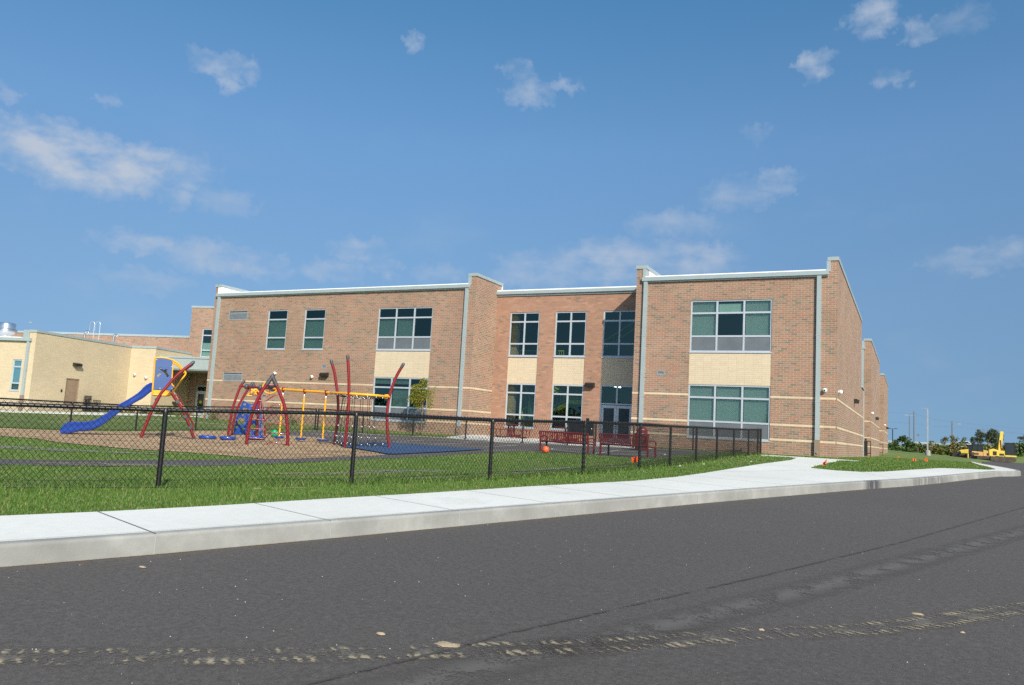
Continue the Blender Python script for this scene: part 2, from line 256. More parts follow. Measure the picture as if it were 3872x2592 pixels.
def kerbmat():
    m, nt, N, L, b = _nm('kerb_concrete'); tc = N.new('ShaderNodeTexCoord'); uv = N.new('ShaderNodeUVMap')
    a = N.new('ShaderNodeTexNoise'); a.inputs['Scale'].default_value = 1.1; a.inputs['Detail'].default_value = 8; a.inputs['Roughness'].default_value = .65; L.new(tc.outputs['Object'], a.inputs['Vector'])
    r = ramp(N, [(.3, (.20, .20, .19)), (.5, (.25, .25, .235)), (.68, (.33, .33, .31))]); L.new(a.outputs['Fac'], r.inputs[0])
    # tyre scuffs: dark streaks where uv.x (metres along the kerb) passes the two marks
    sp = N.new('ShaderNodeSeparateXYZ'); L.new(uv.outputs[0], sp.inputs[0])
    def bandm(c, w):
        s = N.new('ShaderNodeMath'); s.operation = 'SUBTRACT'; L.new(sp.outputs[0], s.inputs[0]); s.inputs[1].default_value = c
        q = N.new('ShaderNodeMath'); q.operation = 'ABSOLUTE'; L.new(s.outputs[0], q.inputs[0])
        k = N.new('ShaderNodeMapRange'); L.new(q.outputs[0], k.inputs[0]); k.inputs[1].default_value = w; k.inputs[2].default_value = w * .4; return k.outputs[0]
    s1 = bandm(SCUFF[0], .55); s2 = bandm(SCUFF[1], 2.2)
    mxx = N.new('ShaderNodeMath'); mxx.operation = 'MAXIMUM'; L.new(s1, mxx.inputs[0]); L.new(s2, mxx.inputs[1])
    z = N.new('ShaderNodeTexNoise'); z.inputs['Scale'].default_value = 7; z.inputs['Detail'].default_value = 6
    mp = N.new('ShaderNodeMapping'); mp.inputs['Scale'].default_value = (1, 1, .25); L.new(tc.outputs['Object'], mp.inputs[0]); L.new(mp.outputs[0], z.inputs['Vector'])
    zr = N.new('ShaderNodeMapRange'); L.new(z.outputs['Fac'], zr.inputs[0]); zr.inputs[1].default_value = .36; zr.inputs[2].default_value = .54
    h1 = N.new('ShaderNodeMapRange'); L.new(z.outputs['Fac'], h1.inputs[0]); h1.inputs[1].default_value = .22; h1.inputs[2].default_value = .44
    k1 = N.new('ShaderNodeMath'); k1.operation = 'MULTIPLY'; L.new(s1, k1.inputs[0]); L.new(h1.outputs[0], k1.inputs[1])
    k2 = N.new('ShaderNodeMath'); k2.operation = 'MULTIPLY'; L.new(s2, k2.inputs[0]); k2.inputs[1].default_value = .55
    k3 = N.new('ShaderNodeMath'); k3.operation = 'MULTIPLY'; L.new(k2.outputs[0], k3.inputs[0]); L.new(zr.outputs[0], k3.inputs[1])
    mm = N.new('ShaderNodeMath'); mm.operation = 'MAXIMUM'; L.new(k1.outputs[0], mm.inputs[0]); L.new(k3.outputs[0], mm.inputs[1])
    mx = N.new('ShaderNodeMixRGB'); L.new(mm.outputs[0], mx.inputs[0]); L.new(r.outputs[0], mx.inputs[1]); mx.inputs[2].default_value = (.06, .06, .065, 1)
    L.new(mx.outputs[0], b.inputs['Base Color']); b.inputs['Roughness'].default_value = .9
    n = N.new('ShaderNodeTexNoise'); n.inputs['Scale'].default_value = 60; L.new(tc.outputs['Object'], n.inputs['Vector'])
    bp = N.new('ShaderNodeBump'); bp.inputs['Strength'].default_value = .4; bp.inputs['Distance'].default_value = .004; L.new(n.outputs['Fac'], bp.inputs['Height']); L.new(bp.outputs[0], b.inputs['Normal'])
    return m
def dustmat(name, col, dens, tread):
    """loose dust lying on the asphalt: opaque grains, gaps between"""
    m, nt, N, L, b = _nm(name); tc = N.new('ShaderNodeTexCoord'); uv = N.new('ShaderNodeUVMap'); sp = N.new('ShaderNodeSeparateXYZ'); L.new(uv.outputs[0], sp.inputs[0])
    def Mx(op, a, b_=None, clamp=False):
        n = N.new('ShaderNodeMath'); n.operation = op; n.use_clamp = clamp
        for i, v in enumerate((a, b_)):
            if v is None: continue
            if isinstance(v, (int, float)): n.inputs[i].default_value = v
            else: L.new(v, n.inputs[i])
        return n.outputs[0]
    a = N.new('ShaderNodeTexNoise'); a.inputs['Scale'].default_value = 4.5; a.inputs['Detail'].default_value = 4; L.new(tc.outputs['Object'], a.inputs['Vector'])
    f = N.new('ShaderNodeTexNoise'); f.inputs['Scale'].default_value = 45; f.inputs['Detail'].default_value = 4; L.new(tc.outputs['Object'], f.inputs['Vector'])
    edge = Mx('SUBTRACT', 1.0, Mx('POWER', Mx('ABSOLUTE', Mx('SUBTRACT', Mx('MULTIPLY', sp.outputs[1], 2.0), 1.0)), 1.6))
    v = Mx('ADD', Mx('MULTIPLY', a.outputs['Fac'], 1.3), Mx('MULTIPLY', f.outputs['Fac'], .9))
    v = Mx('SUBTRACT', v, dens)
    if tread:
        # slanted lugs
        s = Mx('ADD', Mx('ADD', Mx('MULTIPLY', sp.outputs[0], 13.0), Mx('MULTIPLY', sp.outputs[1], .45)), Mx('MULTIPLY', a.outputs['Fac'], 2.2))
        t = Mx('SINE', Mx('MULTIPLY', s, 6.2832)); v = Mx('ADD', v, Mx('MULTIPLY', t, .16))
    v = Mx('MULTIPLY', Mx('MULTIPLY', v, 4.0, clamp=True), edge, clamp=True)
    L.new(v, b.inputs['Alpha']); b.inputs['Base Color'].default_value = (*col, 1); b.inputs['Roughness'].default_value = 1
    return m
def leafmat(name, cols, trans=.25):
    m, nt, N, L, b = _nm(name); g = N.new('ShaderNodeNewGeometry'); n = len(cols)
    r = ramp(N, [(i / max(1, n - 1), c) for i, c in enumerate(cols)]); L.new(g.outputs['Random Per Island'], r.inputs[0]); L.new(r.outputs[0], b.inputs['Base Color'])
    b.inputs['Roughness'].default_value = .55; b.inputs['Specular IOR Level'].default_value = .3
    tl = N.new('ShaderNodeBsdfTranslucent'); L.new(r.outputs[0], tl.inputs[0]); mx = N.new('ShaderNodeMixShader'); mx.inputs[0].default_value = trans
    out = N['Material Output']; L.new(b.outputs[0], mx.inputs[1]); L.new(tl.outputs[0], mx.inputs[2]); L.new(mx.outputs[0], out.inputs[0]); return m
M['grass'] = leafmat('grass_blades', [(.06, .135, .02), (.09, .18, .028), (.12, .215, .035), (.075, .155, .025), (.10, .19, .03), (.16, .23, .05), (.30, .28, .13)], .3)
M['leaf_y'] = leafmat('leaf_yellow_green', [(.16, .19, .015), (.26, .25, .02), (.10, .15, .015), (.36, .28, .02)])
M['leaf_d'] = leafmat('leaf_dark', [(.045, .085, .02), (.07, .12, .025), (.035, .065, .016)])
M['leaf_m'] = leafmat('leaf_mid', [(.09, .13, .028), (.13, .165, .032), (.07, .10, .022), (.19, .18, .045)])
M['leaf_o'] = leafmat('leaf_olive', [(.13, .14, .032), (.19, .165, .045), (.10, .11, .028), (.20, .13, .05)])
M['leaf_g'] = leafmat('leaf_grey_green', [(.07, .09, .045), (.09, .115, .06), (.055, .07, .04)])

# ------------------------------------------------------------------ mesh helpers
def nrm(v):
    v = np.asarray(v, float); return v / (np.linalg.norm(v) + 1e-12)
SPLIT = {'door_frame','stone_band','coping','tray_skirt','parapet_lining','roof','wall','ceiling_lamp','wall_rib','roof_edge','bolt','roller_shade','drum_frame','shaft'}
class MB:
    def __init__(s): s.v = []; s.f = []; s.uv = None
    def add(s, vs, fs):
        o = len(s.v); s.v.extend([tuple(map(float, p)) for p in vs]); s.f.extend([tuple(i + o for i in f) for f in fs]); return s
    def box(s, x0, y0, z0, x1, y1, z1):
        return s.add([(x0,y0,z0),(x1,y0,z0),(x1,y1,z0),(x0,y1,z0),(x0,y0,z1),(x1,y0,z1),(x1,y1,z1),(x0,y1,z1)], [(0,3,2,1),(4,5,6,7),(0,1,5,4),(1,2,6,5),(2,3,7,6),(3,0,4,7)])
    def obox(s, c, a, b, c3):
        """box centred on c with half-vectors a, b, c3"""
        c, a, b, d = map(lambda q: np.asarray(q, float), (c, a, b, c3)); vs = []
        for k in (-1, 1):
            for i, j in ((-1,-1),(1,-1),(1,1),(-1,1)): vs.append(c + i*a + j*b + k*d)
        return s.add(vs, [(0,3,2,1),(4,5,6,7),(0,1,5,4),(1,2,6,5),(2,3,7,6),(3,0,4,7)])
    def bar(s, p, q, w, h=None, up=(0,0,1)):
        p = np.asarray(p, float); q = np.asarray(q, float); d = q - p; t = nrm(d); u = np.cross(t, up)
        if np.linalg.norm(u) < 1e-3: u = np.cross(t, (1,0,0))
        u = nrm(u); v = np.cross(u, t); h = h or w
        return s.obox((p+q)/2, u*w/2, v*h/2, d/2)
    def tube(s, pts, r, n=8, caps=True, closed=False):
        P = [np.asarray(p, float) for p in pts]; m = len(P); rr = [r]*m if np.isscalar(r) else list(r)
        t0 = nrm(P[1]-P[0]); ref = np.array([0,0,1.]) if abs(t0[2]) < .9 else np.array([1.,0,0]); u = nrm(np.cross(t0, ref)); rings = []; vs = []
        for i in range(m):
            if closed: t = nrm(P[(i+1) % m]-P[i-1])
            elif i == 0: t = t0
            elif i == m-1: t = nrm(P[-1]-P[-2])
            else: t = nrm(P[i+1]-P[i-1])
            u = nrm(u - t*np.dot(u, t)); w = np.cross(t, u)
            for k in range(n):
                a = 2*math.pi*k/n; vs.append(P[i] + rr[i]*(math.cos(a)*u + math.sin(a)*w))
        fs = []
        for i in range(m if closed else m-1):
            for k in range(n):
                a = i*n+k; b = i*n+(k+1) % n; c = ((i+1) % m)*n+(k+1) % n; d = ((i+1) % m)*n+k; fs.append((a,b,c,d))
        if caps and not closed: fs.append(tuple(range(n-1,-1,-1))); fs.append(tuple((m-1)*n+k for k in range(n)))
        return s.add(vs, fs)
    def lathe(s, c, prof, n=16, axis=(0,0,1)):
        """prof: (radius, height) along axis from c"""
        c = np.asarray(c, float); t = nrm(axis); ref = np.array([1.,0,0]) if abs(t[0]) < .9 else np.array([0,1.,0]); u = nrm(np.cross(t, ref)); w = np.cross(t, u); vs = []; fs = []
        for (r, h) in prof:
            for k in range(n):
                a = 2*math.pi*k/n; vs.append(c + t*h + max(r,1e-4)*(math.cos(a)*u + math.sin(a)*w))
        for i in range(len(prof)-1):
            for k in range(n): fs.append((i*n+k, i*n+(k+1) % n, (i+1)*n+(k+1) % n, (i+1)*n+k))
        fs.append(tuple(range(n-1,-1,-1))); fs.append(tuple((len(prof)-1)*n+k for k in range(n)))
        return s.add(vs, fs)
    def sphere(s, c, r, n=14, sq=1.0):
        prof = [(r*math.sin(math.pi*i/8), -r*sq*math.cos(math.pi*i/8)) for i in range(9)]; return s.lathe(c, prof, n)
    def prism(s, poly, ext):
        """closed polygon of 3-D points extruded by ext"""
        P = [np.asarray(p, float) for p in poly]; e = np.asarray(ext, float); n = len(P)
        return s.add(P + [p+e for p in P], [tuple(range(n-1,-1,-1)), tuple(range(n, 2*n))] + [(i, (i+1) % n, n+(i+1) % n, n+i) for i in range(n)])
    def build(s, name, material, parent=None, smooth=False, uvs=None, flat_angle=None):
        if name in SPLIT and uvs is None:
            par_ = list(range(len(s.v)))
            def fd(i):
                while par_[i] != i: par_[i] = par_[par_[i]]; i = par_[i]
                return i
            for f in s.f:
                r0 = fd(f[0])
                for j in f[1:]: par_[fd(j)] = r0
            isl = {}
            for i in range(len(s.v)): isl.setdefault(fd(i), []).append(i)
            keys = list(isl); V_ = np.array(s.v); bb = [(V_[isl[k]].min(0)-.03, V_[isl[k]].max(0)+.03) for k in keys]; lab = list(range(len(keys))); ch = True
            while ch:
                ch = False
                for a in range(len(keys)):
                    for c in range(a):
                        if lab[a] != lab[c] and (bb[a][0] <= bb[c][1]).all() and (bb[c][0] <= bb[a][1]).all(): lo, hi = sorted((lab[a], lab[c])); lab = [lo if q == hi else q for q in lab]; ch = True
            if len(set(lab)) > 1:
                first = None
                for L_ in sorted(set(lab)):
                    ids = [i for a, k in enumerate(keys) if lab[a] == L_ for i in isl[k]]; mp = {i: n for n, i in enumerate(ids)}; m = MB(); m.v = [s.v[i] for i in ids]; m.f = [tuple(mp[i] for i in f) for f in s.f if f[0] in mp]
                    o = m._build(name, material, parent, smooth); first = first or o
                return first
        return s._build(name, material, parent, smooth, uvs)
    def _build(s, name, material, parent=None, smooth=False, uvs=None):
        me = bpy.data.meshes.new(name); V = np.array(s.v, float)
        off = np.zeros(3); p = parent
        while p is not None: off += np.array(p.location); p = p.parent
        me.from_pydata((V - off).tolist(), [], s.f)
        bm = bmesh.new(); bm.from_mesh(me); bmesh.ops.recalc_face_normals(bm, faces=bm.faces)
        lay = bm.loops.layers.uv.new('UVMap')
        for f in bm.faces:
            n = f.normal; 
            if abs(n.z) < .7:
                t = Vector((-n.y, n.x, 0)); t.normalize()
                if abs(t.x) >= abs(t.y): t = t if t.x > 0 else -t
                else: t = t if t.y > 0 else -t
                for l in f.loops: w = l.vert.co; l[lay].uv = ((w.x+off[0])*t.x + (w.y+off[1])*t.y, w.z+off[2]+10)
            else:
                for l in f.loops: w = l.vert.co; l[lay].uv = (w.x+off[0], w.y+off[1])
        if uvs is not None:
            bm.verts.ensure_lookup_table()
            for f in bm.faces:
                for l in f.loops: l[lay].uv = uvs[l.vert.index]
        bm.to_mesh(me); bm.free()
        o = bpy.data.objects.new(name, me); COL.objects.link(o)
        if material is not None: me.materials.append(M[material] if isinstance(material, str) else material)
        if smooth:
            me.polygons.foreach_set('use_smooth', [len(p.vertices) <= 4 for p in me.polygons]); 
            try: me.set_sharp_from_angle(angle=math.radians(50))
            except Exception: pass
        if parent is not None: o.parent = parent
        return o
def raw(name, V, F, material, parent=None, nper=3):
    """fast path: V (n,3), F (m,k) uniform faces"""
    me = bpy.data.meshes.new(name); off = np.zeros(3); p = parent
    while p is not None: off += np.array(p.location); p = p.parent
    V = np.asarray(V, float) - off; F = np.asarray(F, np.int32); k = F.shape[1]
    me.vertices.add(len(V)); me.vertices.foreach_set('co', V.astype(np.float32).ravel()); me.loops.add(F.size); me.loops.foreach_set('vertex_index', F.ravel())
    me.polygons.add(len(F)); me.polygons.foreach_set('loop_start', np.arange(0, F.size, k, dtype=np.int32)); me.polygons.foreach_set('loop_total', np.full(len(F), k, np.int32))
    me.update(calc_edges=True); me.validate()
    me.materials.append(M[material]); o = bpy.data.objects.new(name, me); COL.objects.link(o)
    if parent is not None: o.parent = parent
    return o
def tag(o, label=None, cat=None, group=None, kind=None):
    if label: o['label'] = label
    if cat: o['category'] = cat
    if group: o['group'] = group
    if kind: o['kind'] = kind
    return o
def thing(name, loc, label, cat, group=None, rz=0):
    o = bpy.data.objects.new(name, None); COL.objects.link(o); o.location = loc; o.rotation_euler = (0, 0, rz); o.empty_display_size = .3
    return tag(o, label, cat, group)
def dup(root, loc, rz=0, label=None, scale=None):
    def cp(o, par):
        c = o.copy(); COL.objects.link(c)
        if par is not None: c.parent = par
        for ch in list(o.children): cp(ch, c)
        return c
    r = cp(root, None); r.location = loc; r.rotation_euler = (0, 0, rz)
    if scale: r.scale = scale
    if label: r['label'] = label
    return r
def smoothpts(pts, n=4):
    """Catmull-Rom"""
    P = [np.asarray(p, float) for p in pts]; out = []
    for i in range(len(P)-1):
        p0 = P[max(i-1,0)]; p1 = P[i]; p2 = P[i+1]; p3 = P[min(i+2, len(P)-1)]
        for k in range(n):
            t = k/n; out.append(.5*((2*p1)+(-p0+p2)*t+(2*p0-5*p1+4*p2-p3)*t*t+(-p0+3*p1-3*p2+p3)*t**3))
    out.append(P[-1]); return out

# ------------------------------------------------------------------ ground sheets
KERB = [(-20,-30),(-11,-7),(-7.75,1.2),(-6.65,4.08),(-6.21,5.19),(-5.62,6.91),(-5.04,8.68),(-4.44,10.51),(-3.28,14.02),(-2.51,16.26),(-1.02,20.43),(-.02,22.95),(.85,25.6),(1.86,29.6),(2.75,33.0),(3.35,34.6),(3.75,36.2),(3.95,38.5),(4.05,46),(4.15,62),(4.6,75)]
INNER = [(-21.6,-29.4),(-12.6,-6.3),(-9.3,2.0),(-8.15,4.94),(-7.75,5.85),(-7.33,7.1),(-6.95,8.55),(-6.45,10.2),(-5.88,12.4),(-4.95,15.3),(-4.62,17.2),(-4.45,19.2),(-4.30,22.3),(-4.05,27),(-3.95,31),(-4.2,34.6),(-4.8,36.1),(-5.9,36.4),(-5.9,37.5),(-4.5,37.6),(-2.9,37.5),(-2.0,37.4),(-2.0,36.4),(-2.3,36.0),(-2.6,35.0),(-2.72,30),(-2.80,25.9),(-2.6,25.0),(-1.9,24.6),(-1.25,24.8),(-.7,25.8),(.1,29.2),(.95,32.6),(1.9,34.0),(2.6,34.9),(2.95,36.8),(3.15,41),(3.4,52),(3.9,66),(4.35,75)]
WALK = INNER + KERB[::-1]
ROAD = KERB[:-1] + [(4.6,75),(7,100),(8.5,125),(11,141),(30,150),(60,150),(90,60),(90,-60),(-20,-60)]
def grid_terrain():
    xs = np.concatenate([np.linspace(-600,-90,12), np.linspace(-85,-40,24), np.linspace(-39,-13,44), np.linspace(-12.5,6,75), np.linspace(7,30,24), np.linspace(34,90,12), np.linspace(110,900,12)])
    ys = np.concatenate([np.linspace(-200,-20,10), np.linspace(-15,2,12), np.linspace(2.5,46,118), np.linspace(47,80,24), np.linspace(84,185,44), np.linspace(200,1500,10)])
    X, Y = np.meshgrid(xs, ys); x = X.ravel(); y = Y.ravel(); z = np.empty(x.size)
    for i in range(0, x.size, 4000): z[i:i+4000] = G(x[i:i+4000], y[i:i+4000])
    # the embankment that carries the far road
    t = np.clip((y-150)/18, 0, 1); z = np.where(y > 150, z*(1-t) + 1.15*t, z)
    inr = inpoly(x, y, ROAD); inw = inpoly(x, y, WALK); rd = Rd(x, y)
    dw = distpoly(x, y, WALK); dr = distpoly(x, y, ROAD)
    z = np.where((dw < 6) & ~inw & ~inr, np.minimum(z, rd+.185-.012+np.maximum(dw-.1, 0)*.12), z)
    z = np.where(inw, rd+.185-.07, z); z = np.where(inw & (distpoly(x, y, KERB, closed=False) < .95), rd-.25, z); z = np.where(inr, rd-.25, z)
    z = np.where((dr < 4) & ~inw & ~inr & (y > 74), np.minimum(z, rd-.02+dr*.1), z)
    V = np.c_[x, y, z]; nx = len(xs); ny = len(ys); I = np.arange(nx*ny).reshape(ny, nx)
    F = np.c_[I[:-1,:-1].ravel(), I[:-1,1:].ravel(), I[1:,1:].ravel(), I[1:,:-1].ravel()]
    o = raw('ground', V, F, 'turf'); tag(o, kind='structure'); return o
grid_terrain()
def sheet(name, poly, zf, material, off=0.0, step=1.0, skirt=0.0, kind='structure', parent=None):
    bm = bmesh.new(); vs = [bm.verts.new((p[0], p[1], 0)) for p in poly]; bm.faces.new(vs)
    x0 = min(p[0] for p in poly); x1 = max(p[0] for p in poly); y0 = min(p[1] for p in poly); y1 = max(p[1] for p in poly)
    st = step if np.isscalar(step) else None
    for k in np.arange(math.ceil(x0/step)*step, x1, step): bmesh.ops.bisect_plane(bm, geom=bm.verts[:]+bm.edges[:]+bm.faces[:], plane_co=(k,0,0), plane_no=(1,0,0))
    for k in np.arange(math.ceil(y0/step)*step, y1, step): bmesh.ops.bisect_plane(bm, geom=bm.verts[:]+bm.edges[:]+bm.faces[:], plane_co=(0,k,0), plane_no=(0,1,0))
    bmesh.ops.triangulate(bm, faces=bm.faces[:])
    xy = np.array([v.co[:2] for v in bm.verts]); z = zf(xy[:,0], xy[:,1]) + off
    for v, zz in zip(bm.verts, z): v.co.z = zz
    if skirt:
        be = [e for e in bm.edges if e.is_boundary]; r = bmesh.ops.extrude_edge_only(bm, edges=be)
        for g in r['geom']:
            if isinstance(g, bmesh.types.BMVert): g.co.z -= skirt
    bmesh.ops.recalc_face_normals(bm, faces=bm.faces[:])
    up = sum(f.normal.z*f.calc_area() for f in bm.faces)
    if up < 0: bmesh.ops.reverse_faces(bm, faces=bm.faces[:])
    me = bpy.data.meshes.new(name); bm.to_mesh(me); bm.free(); me.materials.append(M[material]); o = bpy.data.objects.new(name, me); COL.objects.link(o)
    if parent is not None: o.parent = parent
    if kind: o['kind'] = kind
    return o
def Gf(x, y):
    x = np.asarray(x, float); z = np.empty(x.size)
    for i in range(0, x.size, 4000): z[i:i+4000] = G(x[i:i+4000], np.asarray(y)[i:i+4000])
    return z
sheet('road', ROAD, Rd, 'road', 0, 6.0)
def walkz(x, y): return Rd(x, y) + .185
sheet('sidewalk', INNER + [(a-.14 if b < 36 else a-.14, b+.03) for a, b in KERB[::-1]], walkz, 'concrete', 0, 2.0, skirt=.1)
# kerb: rounded nose and vertical face, one strip along the kerb line
def arc(pl):
    s = [0]; 
    for a, b in zip(pl[:-1], pl[1:]): s.append(s[-1]+math.hypot(b[0]-a[0], b[1]-a[1]))
    return s
def resample(pl, step):
    s = arc(pl); n = int(s[-1]/step)+1; t = np.linspace(0, s[-1], n); a = np.array(pl, float)
    return np.c_[np.interp(t, s, a[:,0]), np.interp(t, s, a[:,1])], t
def normals2(P):
    d = np.gradient(P, axis=0); d /= np.linalg.norm(d, axis=1)[:,None]+1e-9; return np.c_[-d[:,1], d[:,0]]   # left-hand side
_ks = arc(KERB); _k0 = _ks[3]
def kerb_s(p):
    P, t = resample(KERB, .05); return float(t[np.argmin(np.hypot(P[:,0]-p[0], P[:,1]-p[1]))])
SCUFF = (kerb_s((-1.0,20.5))+.5, kerb_s((.45,24.4)))
M['kerb'] = kerbmat()
def kerb():
    P, t = resample(KERB, .22); N = normals2(P); zr = Rd(P[:,0], P[:,1]); j = RNG.normal(0, .0022, len(P)); prof = [(.155,.1855),(.03,.186),(.010,.180),(.001,.165),(0,.15),(0,-.02)]
    vs = []; uv = []; n = len(prof)
    for i in range(len(P)):
        for (d, h) in prof: vs.append((P[i,0]+N[i,0]*d, P[i,1]+N[i,1]*d, zr[i]+h+(j[i] if h < .18 else 0))); uv.append((t[i], h))
    fs = [(i*n+k, (i+1)*n+k, (i+1)*n+k+1, i*n+k+1) for i in range(len(P)-1) for k in range(n-1)]
    b = MB(); b.add(vs, fs); o = b.build('kerb', 'kerb', smooth=True, uvs=uv); o['kind'] = 'structure'
kerb()
def ribbon(name, pts, w, zf, material, off, kind='structure', step=.4, w2=None, parent=None):
    P, t = resample(pts, step); N = normals2(P); vs = []; uv = []
    for sgn, v in ((-1,0),(1,1)):
        for i in range(len(P)): vs.append((P[i,0]+N[i,0]*sgn*w/2, P[i,1]+N[i,1]*sgn*w/2)); uv.append((t[i], v))
    a = np.array(vs); z = zf(a[:,0], a[:,1]) + off; n = len(P)
    b = MB(); b.add(np.c_[a, z], [(i, i+1, n+i+1, n+i) for i in range(n-1)]); o = b.build(name, material, parent, uvs=uv)
    if kind: o['kind'] = kind
    return o
# expansion joints across the walk
def joints():
    b = MB(); bs = MB(); s0 = kerb_s((-6.21,5.19)); P, t = resample(KERB, .05); N = normals2(P); I, ti = resample(INNER[:12], .05)
    for k in range(-3, 9):
        s = s0 + k*1.84; i = int(np.argmin(abs(t-s))); p = P[i]+N[i]*.01; d = np.hypot(I[:,0]-p[0]-N[i,0]*1.7, I[:,1]-p[1]-N[i,1]*1.7); q = I[np.argmin(d)]
        u = nrm(q-p); w = np.array([-u[1], u[0]])*(.009 if k == 0 else .006); vs = []
        for (c, e) in ((p, -1),(p, 1),(q, 1),(q, -1)): x = c+w*e; vs.append((x[0], x[1], float(Rd(0, x[1]))+.185+.004))
        (bs if k == 0 else b).add(vs, [(0,1,2,3)])
        # the joint runs down the kerb face
        w2 = w*1.2; pp = P[i]-N[i]*.002; vs = [(pp[0]-w2[0]*0-(-N[i,1])*.006, pp[1]-N[i,0]*.006, float(Rd(0,p[1]))+.16), (pp[0]+(-N[i,1])*.006, pp[1]+N[i,0]*.006, float(Rd(0,p[1]))+.16), (pp[0]+(-N[i,1])*.006, pp[1]+N[i,0]*.006, float(Rd(0,p[1]))), (pp[0]-(-N[i,1])*.006, pp[1]-N[i,0]*.006, float(Rd(0,p[1])))]
        b.add(vs, [(0,1,2,3)])
    # tooled line parallel with the kerb
    o = b.build('sidewalk_joints', 'joint'); o['kind'] = 'structure'; o = bs.build('sidewalk_sealed_joint', 'seal'); o['kind'] = 'structure'
    P2, t2 = resample([(a,c) for a,c in KERB[2:13]], .4); N2 = normals2(P2); L_ = [(p[0]+n[0]*.165, p[1]+n[1]*.165) for p, n in zip(P2, N2)]
    ribbon('sidewalk_tool_line', L_, .006, walkz, 'joint', .004)
    for nm, a, c in (('sidewalk_joint_spur', (-4.5,19.6), (-2.3,24.3)), ('sidewalk_joint_spur', (-4.25,24.6), (-2.75,25.9)), ('sidewalk_joint_spur', (-3.95,30), (-2.75,30)), ('sidewalk_joint_spur', (-1.3,24.7), (-.3,22.3)), ('sidewalk_joint_spur', (1.1,32.7),(2.4,31.7))):
        ribbon(nm, [a, c], .012, walkz, 'joint', .004)
joints()
